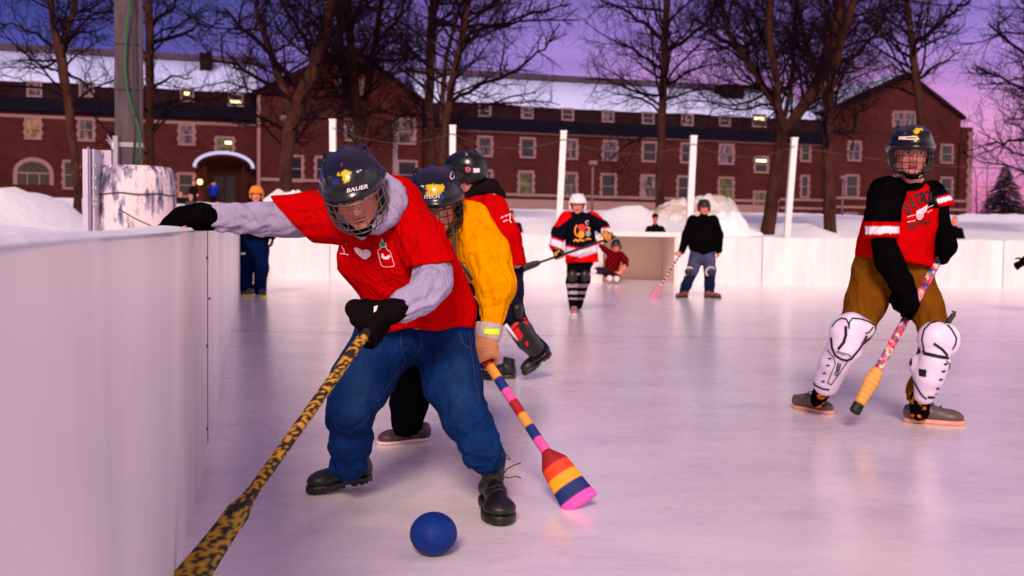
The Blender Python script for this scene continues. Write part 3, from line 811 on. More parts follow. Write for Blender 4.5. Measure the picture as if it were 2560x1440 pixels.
def gable(u0, u1, up_, zp, ze, dep=12, off=1.2):
    mb = MB(); pts = [(u0, zb), (u1, zb), (u1, ze), (up_, zp), (u0, ze)]
    V = [bpt(u, off, z) for u, z in pts]+[bpt(u, -dep, z) for u, z in pts]
    mb.add(V, [(0, 1, 2, 3, 4), (9, 8, 7, 6, 5), (0, 5, 6, 1), (1, 6, 7, 2), (4, 9, 5, 0)]); mb.build('gable_wall', M['brick'], BLD)
    for (ua, za, ub, zbb) in ((u0, ze, up_, zp), (up_, zp, u1, ze)):
        s_ = (zbb-za)/(ub-ua); ex = .45*(1 if s_ > 0 else -1)
        if s_ > 0: ua_, za_, ub_, zb_ = ua-.45, za-.45*s_, ub, zbb
        else: ua_, za_, ub_, zb_ = ua, za, ub+.45, zbb+.45*s_
        mb = MB(); V = [bpt(ua_, off+.35, za_), bpt(ub_, off+.35, zb_), bpt(ub_, -dep, zb_), bpt(ua_, -dep, za_)]
        V2 = [v+np.array([0, 0, .3]) for v in V]
        mb.add(V+V2, [(0, 3, 2, 1), (4, 5, 6, 7), (0, 1, 5, 4), (1, 2, 6, 5), (2, 3, 7, 6), (3, 0, 4, 7)]); mb.build('gable_roof', M['shingle'], BLD)
        V = [v+np.array([0, 0, .303])-BN*.9 for v in (bpt(ua_, off, za_), bpt(ub_, off, zb_))]+[v+np.array([0, 0, .303]) for v in (bpt(ub_, -dep, zb_), bpt(ua_, -dep, za_))]
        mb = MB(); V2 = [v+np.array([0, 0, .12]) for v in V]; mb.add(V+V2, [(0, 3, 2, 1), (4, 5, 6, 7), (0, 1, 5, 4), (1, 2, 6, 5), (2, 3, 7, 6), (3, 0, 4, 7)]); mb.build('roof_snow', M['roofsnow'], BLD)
q = fac(878, 122, 1.2); gable(uA, uB, q[0], q[1], fac(1050, 255, 1.2)[1])
q = fac(2268, 190, 1.2); gable(uC, fac(2398, 300, 1.2)[0], q[0], q[1], fac(2392, 292, 1.2)[1])
# stepped end buttress
mb = MB(); u0 = fac(2398, 400, 1.2)[0]
bbox(mb, u0+.003, uD, -12, 1.3, zb, fac(2415, 318, 1.3)[1]); mb.build('wall', M['brick'], BLD)
mb = MB(); bbox(mb, u0-.6, u0, -6, 1.26, fac(2415, 318, 1.3)[1]-1.5, fac(2398, 296, 1.3)[1]); mb.build('parapet', M['brick'], BLD)
def band(px0, px1, pxs, pys, th, off, mat=None, name='stone_band'):
    z = fac(pxs, pys, off)[1]; mb = MB(); bbox(mb, fac(px0, pys, off)[0], fac(px1, pys, off)[0], off-.1, off+.06, z-th/2, z+th/2); mb.build(name, mat or M['stone'], BLD)
band(-420, 640, 400, 304, .22, 0); band(1060, 2080, 1500, 340, .22, 0)
band(1060, 1948, 1500, 492, .22, 0); band(-420, 440, 150, 300+400, .2, 0)
for yy in (500, 522): band(2090, 2426, 2300, yy, .2, 1.25)
for yy in (500, 521): band(1950, 2085, 2020, yy, .2, .02)
band(650, 1050, 800, 452, .22, 1.25)
z = fac(1500, 503)[1]; mb = MB(); bbox(mb, uB, fac(1945, 500)[0], -.05, .1, zb, z); mb.build('foundation', M['found'], BLD)
def quoins(px, off, zt, name='quoin', w_=.35):
    u = fac(px, 400, off)[0]; mb = MB(); z = zb; i = 0
    while z < zt: bbox(mb, u-w_*(1 if i % 2 else .6), u+w_*(1 if i % 2 else .6), off-.05, off+.1, z, z+.42 if z+.42 < zt else zt); z += .42; i += 1
    mb.build(name, M['stone'], BLD)
quoins(2424, 1.3, fac(2415, 330, 1.3)[1], w_=.3); 
mb = MB(); u = fac(647, 300, 1.3)[0]; bbox(mb, u-.12, u+.12, 1.2, 1.42, zb, fac(647, 235, 1.3)[1]); mb.build('downspout', M['stone'], BLD)

def window(px, y0, y1, w_, off=0., pane='curtain', surround=True, tube=None, quo=True, n0=0.):
    """stone surround > sash, pane; all proud of the wall by different amounts"""
    ua, zt = fac(px-w_/2, y0, off); ub, _ = fac(px+w_/2, y0, off); _, z0 = fac(px, y1, off); _, zt = fac(px, y0, off)
    mb = MB(); t = .12 if surround else .08; e = off+.09
    bbox(mb, ua-t, ub+t, off-.05, e, zt, zt+t*1.2); bbox(mb, ua-t*1.2, ub+t*1.2, off-.05, e+.04, z0-t, z0)
    bbox(mb, ua-t, ua, off-.05, e, z0, zt); bbox(mb, ub, ub+t, off-.05, e, z0, zt)
    if surround and quo:
        zz = z0+.25
        while zz < zt-.2:
            bbox(mb, ua-t-.08, ua-t, off-.05, e-.003, zz, zz+.26); bbox(mb, ub+t, ub+t+.08, off-.05, e-.003, zz, zz+.26); zz += .56
    wo = mb.build('window', M['stone'] if surround else M['sash'], BLD)
    mb = MB(); s_ = .05; e2 = off+.045
    bbox(mb, ua, ua+s_, off-.04, e2, z0, zt); bbox(mb, ub-s_, ub, off-.04, e2, z0, zt); bbox(mb, ua+s_, ub-s_, off-.04, e2, z0, z0+s_); bbox(mb, ua+s_, ub-s_, off-.04, e2, zt-s_, zt)
    zm = (z0+zt)/2; bbox(mb, ua+s_, ub-s_, off-.04, e2, zm-.03, zm+.03); mb.build('sash', M['sash'], wo)
    mb = MB(); bbox(mb, ua+.01, ub-.01, off-.05, off+.02, z0+.01, zt-.01); mb.build('pane', M[pane], wo)
    if tube:
        mb = MB(); fx0, fx1, fy = tube; a = fac(px+fx0*w_, y0, off)[0]; c = fac(px+fx1*w_, y0, off)[0]; zz = z0+(zt-z0)*fy
        bbox(mb, a, c, off+.021, off+.05, zz-.1, zz+.1); mb.build('ceiling_light', M['tube'], wo)
    return wo
for i, px in enumerate((1212, 1319, 1425, 1525, 1624, 1720, 1816)):
    window(px, 344+(px-1212)*.033, 389+(px-1212)*.033, 32, 0, ['curtain', 'glass', 'curtain', 'curtain', 'glass', 'glass', 'litgreen'][i] if i != 6 else 'curtain')
for i, px in enumerate((1212, 1315, 1424, 1521, 1621, 1712, 1815)):
    window(px, 428+(px-1212)*.03, 485+(px-1212)*.026, 33, 0, ['curtain', 'litgreen', 'curtain', 'glass', 'curtain', 'glass', 'litgreen'][i])
window(1903, 394, 430, 30, 0, 'glass', tube=(-.42, .42, .78)); window(1902, 481, 527, 33, 0, 'litgreen')
for i, px in enumerate((1212, 1318, 1419, 1520, 1620, 1718)):
    window(px, 264+(px-1212)*.045, 290+(px-1212)*.045, 26, -.2, 'curtain' if i % 2 else 'glass', False)
window(1812, 290, 314, 24, -.2, 'glass', False); window(1898, 288, 316, 30, -.2, 'glass', False, (-.4, .4, .7))
# left wing
window(83, 296, 345, 34, 0, 'litamber'); window(216, 300, 350, 34, 0, 'curtain'); window(467, 314, 360, 34, 0, 'curtain')
window(562, 346, 383, 40, 0, 'litgreen', tube=(.02, .42, .72))
window(86, 206, 240, 32, -.2, 'curtain', False); window(217, 208, 240, 32, -.2, 'curtain', False)
window(468, 226, 252, 30, -.2, 'glass', False, (-.3, .2, .7)); window(589, 236, 264, 34, -.2, 'glass', False, (-.42, .42, .35))
window(465, 436, 490, 36, 0, 'glass'); window(178, 405, 470, 34, 0, 'glass'); window(-90, 300, 340, 34, 0, 'curtain'); window(-60, 400, 450, 40, 0, 'glass')
# arched window
ua, _ = fac(44, 455); ub, _ = fac(124, 455); zt_ = fac(84, 404)[1]; z0_ = fac(84, 462)[1]; zs_ = z0_+(zt_-z0_)*.5
def arch_pts(ua, ub, z0, zs, zt, n=12): return [(ua, z0), (ub, z0)]+[((ua+ub)/2+(ub-ua)/2*math.cos(a), zs+(zt-zs)*math.sin(a)) for a in np.linspace(0, math.pi, n)]
def prism(mb, pts, n0, n1):
    k = len(pts); V = [bpt(u, n1, z) for u, z in pts]+[bpt(u, n0, z) for u, z in pts]
    mb.add(V, [tuple(range(k)), tuple(range(2*k-1, k-1, -1))]+[(i, i+k, (i+1) % k+k, (i+1) % k) for i in range(k)])
mb = MB(); prism(mb, arch_pts(ua-.28, ub+.28, z0_, zs_, zt_+.3), -.05, .06); aw = mb.build('arched_window', M['stone'], BLD)
mb = MB(); prism(mb, arch_pts(ua, ub, z0_+.01, zs_, zt_), -.05, .09); mb.build('pane', M['glass'], aw)
mb = MB(); bbox(mb, ua, ub, .091, .13, zs_-.04, zs_+.04); bbox(mb, (ua+ub)/2-.42, (ua+ub)/2-.36, .091, .128, z0_, zs_-.041); bbox(mb, (ua+ub)/2+.36, (ua+ub)/2+.42, .091, .128, z0_, zs_-.041); mb.build('sash', M['sash'], aw)
# middle gable block
window(903, 203, 236, 20, 1.2, 'curtain'); window(850, 203, 236, 18, 1.2, 'curtain'); window(738, 392, 452, 34, 1.2, 'glass'); window(1016, 300, 358, 38, 1.2, 'curtain'); window(1018, 405, 470, 44, 1.2, 'glass')
window(806, 395, 452, 30, 1.2, 'glass'); window(880, 300, 350, 30, 1.2, 'curtain')
# right gable block
window(2246, 282, 316, 24, 1.2, 'curtain'); window(2274, 282, 316, 24, 1.2, 'curtain', quo=False); window(2367, 364, 406, 26, 1.2, 'glass'); window(2366, 446, 498, 26, 1.2, 'glass')
window(2136, 356, 400, 28, 1.2, 'curtain'); window(2130, 440, 492, 28, 1.2, 'glass'); window(2126, 535, 572, 28, 1.2, 'glass'); window(2250, 440, 494, 28, 1.2, 'curtain')
window(2012, 441, 492, 16, .02, 'glass'); window(2014, 362, 402, 20, .02, 'glass'); window(2010, 535, 552, 18, .02, 'glass'); window(2366, 540, 566, 24, 1.2, 'glass')
# entrance
ua, _ = fac(497, 400, 1.5); ub, _ = fac(622, 400, 1.5); z0_ = zb; zs_ = fac(560, 418, 1.5)[1]; zt_ = fac(560, 392, 1.5)[1]
cn = empty('entrance', bpt((ua+ub)/2, 1.5, zb), None); cn.parent = BLD; cn.location = Vector([float(x) for x in bpt((ua+ub)/2, 1.5, zb)])-Vector(wloc(BLD)); 
def shell(pts0, pts1, n0, n1, name, mat, par):
    k = len(pts0); V = [bpt(u, n1, z) for u, z in pts0]+[bpt(u, n1, z) for u, z in pts1]+[bpt(u, n0, z) for u, z in pts0]+[bpt(u, n0, z) for u, z in pts1]; F = []
    for i in range(k-1): F += [(i, i+1, k+i+1, k+i), (2*k+i+1, 2*k+i, 3*k+i, 3*k+i+1), (k+i, k+i+1, 3*k+i+1, 3*k+i), (i+1, i, 2*k+i, 2*k+i+1)]
    F += [(0, k, 3*k, 2*k), (k-1, 3*k-1, 4*k-1, 2*k-1)]
    return mesh_obj(name, V, F, mat, par, False)
def arcp(g, n=18): return [((ua+ub)/2+((ub-ua)/2+g)*math.cos(a), zs_+(zt_-zs_+g)*math.sin(a)) for a in np.linspace(math.pi, 0, n)]
shell(arcp(0), arcp(.18), 0.02, 1.5, 'canopy', M['doorwood'], cn)
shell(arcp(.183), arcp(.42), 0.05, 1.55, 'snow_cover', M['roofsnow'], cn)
mb = MB(); bbox(mb, ua+.5, ub-.5, -.02, .06, zb, zs_+.3); mb.build('doorway', M['doorwood'], cn)
for t in (.12, .88):
    mb = MB(); u = ua+(ub-ua)*t; bbox(mb, u-.13, u+.13, 1.1, 1.4, zb, zs_); mb.build('column', M['doorwood'], cn)
for t in (.38, .62):
    mb = MB(); u = ua+(ub-ua)*t; bbox(mb, u-.35, u+.35, .062, .1, zb+.8, zs_-.6); mb.build('door_pane', M['glass'], cn)
u, z = fac(500, 455, .5); mb = MB(); c0 = bpt(u, .5, z)
mb.tube([c0+np.array([0, 0, t]) for t in (-.2, -.14, 0, .14, .2)], [.05, .17, .2, .17, .05], 10); mb.build('lantern', M['lamp'], BLD, True)
pld = bpy.data.lights.new('lantern_light', 'POINT'); plo = bpy.data.objects.new('lantern_light', pld); COL.objects.link(plo); plo.location = [float(x) for x in c0+BN*.35]; pld.energy = 25; pld.color = (1, .6, .2); pld.shadow_soft_size = .2
# chimney-like roof vents
for (x0, y0, x1, y1, nm) in ((500, 135, 530, 165, 'chimney'), (1800, 212, 1850, 240, 'roof_dormer')):
    ua, zt_ = fac(x0, y0, -5); ub, z0_ = fac(x1, y1, -5); mb = MB(); bbox(mb, ua, ub, -6.2, -4.2, z0_-1.5, zt_); mb.build(nm, M['shingle'], BLD)

# ================================================================== street lamps in the snow
M['lamppole'] = plain('lamp_pole', lin(110, 84, 92), .6); M['lamppale'] = plain('pale_pole', lin(200, 168, 170), .6)
def lamp(px, yt, yb, D, wpx, label, mat='lamppole', head=(20, 9)):
    a = P(px, yb, D); t = P(px, yt, D); e = empty('street_lamp', (a[0], a[1], gz(a[0], a[1])-.1), label, 'street lamp'); r = PX(wpx, D)/2
    mb = MB(); mb.tube([(a[0], a[1], gz(a[0], a[1])-.1), (a[0], a[1], t[2])], [r*1.2, r], 10); mb.build('pole', M[mat], e, True)
    hw, hh = PX(head[0], D)/2, PX(head[1], D); mb = MB(); mb.box((a[0]-hw, a[1]-hw, t[2]+.002), (a[0]+hw, a[1]+hw, t[2]+hh)); mb.build('lamp_head', M['lamppole'], e)
lamp(1480, 412, 540, 45, 5, 'thin brown lamp post beside the white helmeted player')
lamp(987, 322, 500, 38, 11, 'pale lamp post above the yellow sweater player\'s helmet', 'lamppale', (16, 22))
lamp(2104, 448, 580, 48, 4, 'thin lamp post left of the right player', 'lamppole', (14, 8))
lamp(712, 300, 500, 55, 6, 'lamp post half hidden behind the leaning tree', 'lamppole', (20, 9))

# ================================================================== trees
m, nt, b = newmat('bark')
v = coords(nt, (1, 1, .3)); n1 = noise(nt, v, 5, 6, .7)
nt.links.new(ramp(nt, n1, [(.3, lin(30, 18, 20)), (.7, lin(84, 50, 40))]), b.inputs['Base Color']); b.inputs['Roughness'].default_value = .9; b.inputs['Specular IOR Level'].default_value = .04; bump(nt, b, n1, .6, .05); M['bark'] = m
M['twig'] = plain('twig_bark', lin(28, 14, 22), .95, 0, .3, 2, 0, spec=.03)
class TB:
    def __init__(s): s.V = []; s.F = []; s.n = 0
    def tube(s, pts, rs, n):
        pts = np.asarray(pts); T = np.gradient(pts, axis=0); T /= np.linalg.norm(T, axis=1)[:, None]+1e-9
        ref = np.array([.3, .9, .2]) if abs(T[0][1]) < .8 else np.array([1., 0, 0])
        X = np.cross(ref, T); X /= np.linalg.norm(X, axis=1)[:, None]+1e-9; Y = np.cross(T, X)
        a = np.arange(n)*2*math.pi/n; R = np.asarray(rs)[:, None, None]
        V = pts[:, None, :]+R*(X[:, None, :]*np.cos(a)[None, :, None]+Y[:, None, :]*np.sin(a)[None, :, None])
        k = len(pts); s.V.append(V.reshape(-1, 3))
        i = np.arange(k-1)[:, None]*n; j = np.arange(n)[None, :]; j2 = (j+1) % n
        s.F.append((np.stack([i+j, i+j2, i+n+j2, i+n+j], -1).reshape(-1, 4))+s.n); s.n += k*n
    def build(s, name, mat, parent): return mesh_obj(name, np.concatenate(s.V), np.concatenate(s.F), mat, parent, True)
def grow(tb, rs, p, d, L, r, lev, maxlev, upb, dens):
    K = 6 if lev < 2 else 4; pts = [p]; q = p.copy(); dd = d.copy()
    for i in range(K-1):
        dd = unit(dd+rs.normal(0, .17+.05*lev, 3)+np.array([0, 0, upb])); q = q+dd*L/(K-1); pts.append(q)
    tb.tube(pts, np.linspace(r, max(r*.3, .0035), K), 5 if lev == 0 else (4 if lev == 1 else 3))
    if lev >= maxlev: return
    nch = int(dens*(7, 8, 8, 6)[min(lev, 3)]*(.7+.6*rs.rand()))
    for c in range(nch):
        t = .18+.8*(c+rs.rand())/nch; i = min(int(t*(K-1)), K-2); f = t*(K-1)-i; o = pts[i]*(1-f)+pts[i+1]*f
        ax = unit(pts[i+1]-pts[i]); x, y = perp(ax); a = rs.rand()*2*math.pi; sp = .6+.5*rs.rand()
        nd_ = unit(ax*math.cos(sp)+(x*math.cos(a)+y*math.sin(a))*math.sin(sp)+np.array([0, 0, .12]))
        grow(tb, rs, o, nd_, L*(.42+.28*rs.rand())*(1.15-.5*t), max(r*.5*(1-.45*t), .0058), lev+1, maxlev, upb, dens)
def tree(px_chains, D, seed, label, blen=3.2, dens=1.0, start=.35, lev=3, branches=(), up=.06, group='bare trees between the rink and the building'):
    rs = np.random.RandomState(seed); base = P(px_chains[0][0][0], px_chains[0][0][1], D); z0 = gz(base[0], base[1])
    e = empty('bare_tree', (base[0], base[1], min(z0, base[2])), label, 'tree', group)
    tb = TB(); cr = TB(); chains = []
    for ci, ch in enumerate(px_chains):
        dd = 0 if ci == 0 else rs.uniform(-1.2, 1.2)
        pts = [P(c[0], c[1], D+dd*min(1, i/2)) for i, c in enumerate(ch)]; rr = [PX(c[2], D)/2*.8 for c in ch]
        if ci == 0:
            pts = [np.array([pts[0][0], pts[0][1], min(z0, pts[0][2])-.4])]+pts; rr = [rr[0]*1.5]+rr
        # refine
        A = []; B = []
        for i in range(len(pts)-1):
            for t in np.linspace(0, 1, 5)[:-1]: A.append(pts[i]*(1-t)+pts[i+1]*t); B.append(rr[i]*(1-t)+rr[i+1]*t)
        A.append(pts[-1]); B.append(rr[-1])
        A = np.array(A); A[1:-1] += rs.normal(0, .02, A[1:-1].shape); A[1:-1] = (A[:-2]+2*A[1:-1]+A[2:])/4
        tb.tube(A, B, 10); chains.append((A, B, ci))
    tb.build('trunk', M['bark'], e)
    for A, B, ci in chains:
        L = len(A); seg = np.linalg.norm(np.diff(A, axis=0), axis=1).sum()
        nb = int(dens*seg*2.3); s0 = start if ci == 0 else .08
        for c in range(nb):
            t = s0+(1-s0)*(c+rs.rand())/nb; i = min(int(t*(L-1)), L-2); f = t*(L-1)-i; o = A[i]*(1-f)+A[i+1]*f
            ax = unit(A[i+1]-A[i]); a = rs.rand()*2*math.pi; x, y = perp(ax); sp = .75+.5*rs.rand()
            d = unit(ax*math.cos(sp)+(x*math.cos(a)+y*math.sin(a))*math.sin(sp))
            grow(cr, rs, o, d, blen*(.6+.85*rs.rand()), min(B[i]*.36, .045), 1, lev, up, dens)
        # the leader carries on past the frame
        grow(cr, rs, A[-1], unit(A[-1]-A[-2]), blen*1.4, B[-1]*.9, 0, lev, up, dens)
    for ch in branches:
        pts = np.array([P(c[0], c[1], D+(k*.25)) for k, c in enumerate(ch)]); r0 = PX(ch[0][2], D)/2
        A = []
        for i in range(len(pts)-1):
            for t in np.linspace(0, 1, 4)[:-1]: A.append(pts[i]*(1-t)+pts[i+1]*t)
        A.append(pts[-1]); A = np.array(A); A[1:-1] += rs.normal(0, .04, A[1:-1].shape)
        cr.tube(A, np.linspace(r0, r0*.3, len(A)), 5)
        seg = np.linalg.norm(np.diff(A, axis=0), axis=1).sum(); nb = int(seg*3.2*dens)
        for c in range(nb):
            t = .15+.85*(c+rs.rand())/nb; i = min(int(t*(len(A)-1)), len(A)-2); o = A[i]
            ax = unit(A[i+1]-A[i]); x, y = perp(ax); a = rs.rand()*2*math.pi; sp = .6+.5*rs.rand()
            d = unit(ax*math.cos(sp)+(x*math.cos(a)+y*math.sin(a))*math.sin(sp)+np.array([0, 0, .15]))
            grow(cr, rs, o, d, blen*.5*(.6+.7*rs.rand())*(1.1-.5*t), r0*.38, 2, lev, up, dens)
    cr.build('crown', M['twig'], e)
    return e
tree([[(196, 497, 24), (187, 400, 26), (176, 300, 28), (163, 200, 30), (150, 130, 32), (132, 60, 20), (122, -40, 18)], [(150, 130, 24), (170, 70, 20), (190, 0, 18), (200, -60, 14)]], 27, 11,
     'slim bare tree leaning left, standing left of the thick wooden pole', 2.2, 1.0, .45,
     branches=[[(158, 170, 9), (215, 215, 7), (255, 270, 4)], [(150, 130, 9), (90, 85, 7), (30, 60, 5), (-40, 50, 4)], [(152, 150, 8), (100, 170, 6), (40, 150, 4)], [(160, 110, 9), (220, 50, 8), (280, 20, 5)]])
tree([[(380, 500, 26), (377, 400, 26), (376, 200, 27), (374, 60, 26), (372, -60, 22)]], 33, 12, 'straight bare tree mostly hidden behind the wooden pole', 2.4, 1.0, .4,
     branches=[[(378, 60, 12), (420, 30, 10), (455, -20, 8)], [(376, 110, 12), (440, 90, 9), (500, 70, 6), (560, 60, 4)], [(376, 225, 9), (430, 190, 7), (480, 195, 4)]])
tree([[(716, 505, 38), (712, 420, 40), (722, 330, 46), (752, 250, 50), (785, 170, 44), (812, 80, 38), (838, -30, 32)], [(735, 300, 30), (700, 200, 26), (670, 110, 22), (640, 20, 16)]], 31, 13,
     'big dark bare tree leaning right in front of the brick gable', 2.6, 1.25, .3,
     branches=[[(760, 230, 18), (690, 150, 14), (620, 80, 10), (560, 20, 7)], [(745, 260, 15), (670, 210, 11), (590, 165, 8), (500, 140, 5)], [(790, 150, 16), (740, 70, 12), (700, 0, 8)], [(720, 330, 12), (650, 290, 8), (600, 275, 5)], [(800, 110, 14), (860, 60, 10), (900, 10, 7)]])
tree([[(905, 500, 32), (902, 400, 32), (896, 300, 30), (884, 180, 27), (876, 90, 26), (868, -30, 22)], [(900, 320, 28), (862, 200, 24), (850, 100, 22), (855, -20, 18)], [(905, 330, 24), (925, 200, 21), (935, 120, 19), (960, -30, 16)]], 33, 14,
     'bare tree with several dark stems directly above the front player\'s helmet', 2.4, 1.15, .35,
     branches=[[(930, 150, 12), (990, 145, 9), (1040, 130, 6)], [(935, 110, 14), (985, 60, 10), (1030, 0, 7)], [(870, 170, 12), (800, 120, 9), (740, 100, 6)]])
tree([[(1083, 500, 26), (1080, 400, 27), (1074, 260, 28), (1074, 130, 29), (1082, 30, 28), (1088, -40, 26)]], 34, 15, 'straight dark tree above the yellow sweater player', 2.4, 1.0, .4,
     branches=[[(1080, 60, 12), (1140, 62, 10), (1230, 62, 8), (1330, 55, 6), (1450, 50, 4)], [(1076, 150, 9), (1020, 145, 6), (970, 130, 4)]])
tree([[(1108, 520, 26), (1104, 400, 26), (1118, 280, 24), (1140, 160, 24), (1160, 60, 24), (1180, -40, 20)], [(1104, 360, 18), (1106, 240, 17), (1118, 130, 14), (1150, 20, 12)]], 32, 16,
     'bare tree with two slender upright stems right of the straight dark tree', 2.6, 1.1, .4,
     branches=[[(1132, 190, 12), (1200, 75, 0.1)][:1]+[(1180, 80, 9), (1260, 60, 8), (1340, 30, 6), (1430, 10, 4)], [(1116, 260, 12), (1170, 225, 9), (1250, 192, 8), (1310, 160, 6), (1360, 120, 5), (1400, 60, 3)], [(1252, 192, 6), (1257, 120, 5), (1265, 40, 4)], [(1112, 300, 8), (1180, 260, 6), (1250, 262, 5), (1330, 250, 4), (1400, 262, 3)], [(1165, 60, 10), (1230, 20, 8), (1290, -10, 6)]])
tree([[(1652, 512, 30), (1650, 420, 27), (1654, 330, 25), (1658, 240, 25), (1662, 150, 25), (1664, 60, 23), (1668, -40, 20)]], 33, 17,
     'tall single trunked bare tree in the middle of the brick wing', 2.7, 1.15, .42,
     branches=[[(1658, 100, 12), (1610, 60, 9), (1560, 20, 6), (1500, 0, 4)], [(1658, 235, 9), (1600, 235, 7), (1520, 205, 5), (1460, 195, 3)], [(1662, 130, 12), (1730, 90, 9), (1780, 40, 7), (1810, -10, 5)], [(1660, 215, 10), (1720, 180, 8), (1790, 160, 5)], [(1658, 170, 9), (1600, 140, 7), (1540, 95, 5)], [(1657, 245, 8), (1700, 235, 6), (1760, 225, 4)]])
tree([[(1918, 582, 44), (1928, 500, 40), (1945, 400, 38), (1958, 330, 36), (1950, 280, 26), (1915, 225, 22), (1865, 150, 20), (1820, 80, 18), (1795, -30, 14)],
      [(1958, 330, 34), (1990, 290, 36), (2030, 235, 36), (2060, 170, 36), (2085, 90, 34), (2110, -30, 30)], [(1950, 290, 24), (1945, 220, 22), (1925, 120, 22), (1922, 20, 22), (1918, -40, 20)], [(1960, 300, 16), (1978, 220, 14), (1985, 120, 12), (1990, 0, 10)]], 30, 18,
     'large forked bare tree whose thick limb leans right behind the leaning post', 2.6, 1.3, .5,
     branches=[[(1868, 150, 10), (1800, 95, 8), (1740, 50, 6)], [(1915, 225, 9), (1850, 215, 7), (1780, 185, 5)], [(1930, 140, 12), (1890, 60, 9), (1870, 0, 6)], [(1940, 250, 8), (1880, 270, 6), (1800, 270, 4), (1740, 230, 3)]])
tree([[(2076, 580, 38), (2074, 500, 36), (2070, 400, 32), (2070, 300, 30), (2078, 200, 28), (2100, 110, 26), (2130, 20, 22), (2140, -40, 20)], [(2072, 300, 20), (2050, 200, 18), (2010, 100, 15), (1990, 0, 12)]], 29, 19,
     'upright bare tree with a snow patch on its trunk, left of the right player', 2.5, 1.25, .4,
     branches=[[(2072, 330, 11), (2130, 330, 9), (2150, 270, 7), (2170, 220, 5)], [(2085, 170, 12), (2150, 130, 10), (2200, 60, 8), (2230, 0, 6)], [(2110, 90, 10), (2160, 50, 8), (2220, 20, 6)]])
tree([[(2318, 580, 26), (2314, 450, 26), (2306, 340, 26), (2298, 250, 25), (2286, 170, 24), (2280, 100, 22), (2270, 30, 18), (2262, -40, 14)]], 33, 20,
     'crooked bare tree rising behind the right player\'s helmet', 2.4, 1.15, .5,
     branches=[[(2284, 110, 16), (2320, 90, 14), (2345, 60, 11), (2400, 20, 9), (2440, -20, 6)], [(2286, 150, 9), (2230, 110, 7), (2190, 60, 5)], [(2292, 200, 10), (2350, 160, 8), (2400, 130, 5)], [(2290, 190, 8), (2240, 170, 6), (2180, 175, 4)]])
tree([[(2700, 590, 34), (2695, 400, 32), (2680, 200, 30), (2672, 60, 26), (2660, -60, 22)]], 30, 21, 'bare tree at the right border, only its outer branches in view', 3.0, 1.2, .3,
     branches=[[(2690, 330, 14), (2600, 240, 11), (2530, 210, 8), (2440, 165, 5)], [(2690, 250, 14), (2600, 170, 11), (2530, 110, 8), (2470, 60, 5)], [(2685, 150, 14), (2620, 70, 11), (2560, 10, 8)], [(2695, 400, 12), (2600, 350, 9), (2530, 350, 7), (2470, 365, 4)], [(2692, 300, 10), (2600, 290, 8), (2520, 300, 5)]])
for i, (px, yb, yt, D) in enumerate(((2440, 560, 470, 62), (2466, 560, 462, 66))):
    tree([[(px, yb, 5), (px+3, (yb+yt)/2, 4), (px+1, yt, 3)]], D, 30+i, ('small bare sapling just past the building corner', 'small bare sapling beside the dark spruce')[i], 1.6, .9, .2, 2, group='saplings by the spruce')
# spruce
M['needles'] = plain('spruce_needles', lin(22, 30, 34), .9, 0, .5, 4, 0)
def spruce(px, yt, yb, wpx, D, seed, label):
    rs = np.random.RandomState(seed); b_ = P(px, yb, D); t = P(px, yt, D); H = t[2]-b_[2]+.5; R = PX(wpx, D)/2
    e = empty('spruce_tree', (b_[0], b_[1], b_[2]-.5), label, 'tree', 'spruces beyond the rink'); o = np.array([b_[0], b_[1], b_[2]-.5])
    mb = MB(); mb.tube([o, o+[0, 0, H]], [.14, .01], 7); mb.build('trunk', M['bark'], e, True); V = []; F = []
    z = .25
    while z < H-.05:
        f = 1-(z/H); rr = R*(f**.85)*(.85+.3*rs.rand()); n = int(6+12*f)
        for k in range(n):
            a = rs.rand()*6.283; L = rr*(.75+.4*rs.rand()); dr = np.array([math.cos(a), math.sin(a), 0]); sd_ = np.array([-dr[1], dr[0], 0]); ns_ = max(4, int(L/.07))
            for s_ in range(ns_):
                tt = (s_+rs.rand())/ns_; p = o+dr*L*tt+np.array([0, 0, z+.14*L*tt-.38*L*tt*tt]); w_ = .16*(1.1-tt)+.05
                for sg in (-1, 1):
                    q = p+sd_*sg*w_*(1+rs.rand())+dr*.08+np.array([0, 0, -.06-.06*rs.rand()]); k0 = len(V); V += [p, q, p+dr*.07+np.array([0, 0, .03])]; F.append((k0, k0+1, k0+2))
        z += .10+.06*f
    mesh_obj('crown', V, F, M['needles'], e, False)
spruce(2508, 412, 572, 165, 62, 5, 'dark snow edged spruce right of the brick building')
spruce(2590, 440, 575, 110, 64, 6, 'second dark spruce cut off by the right border')
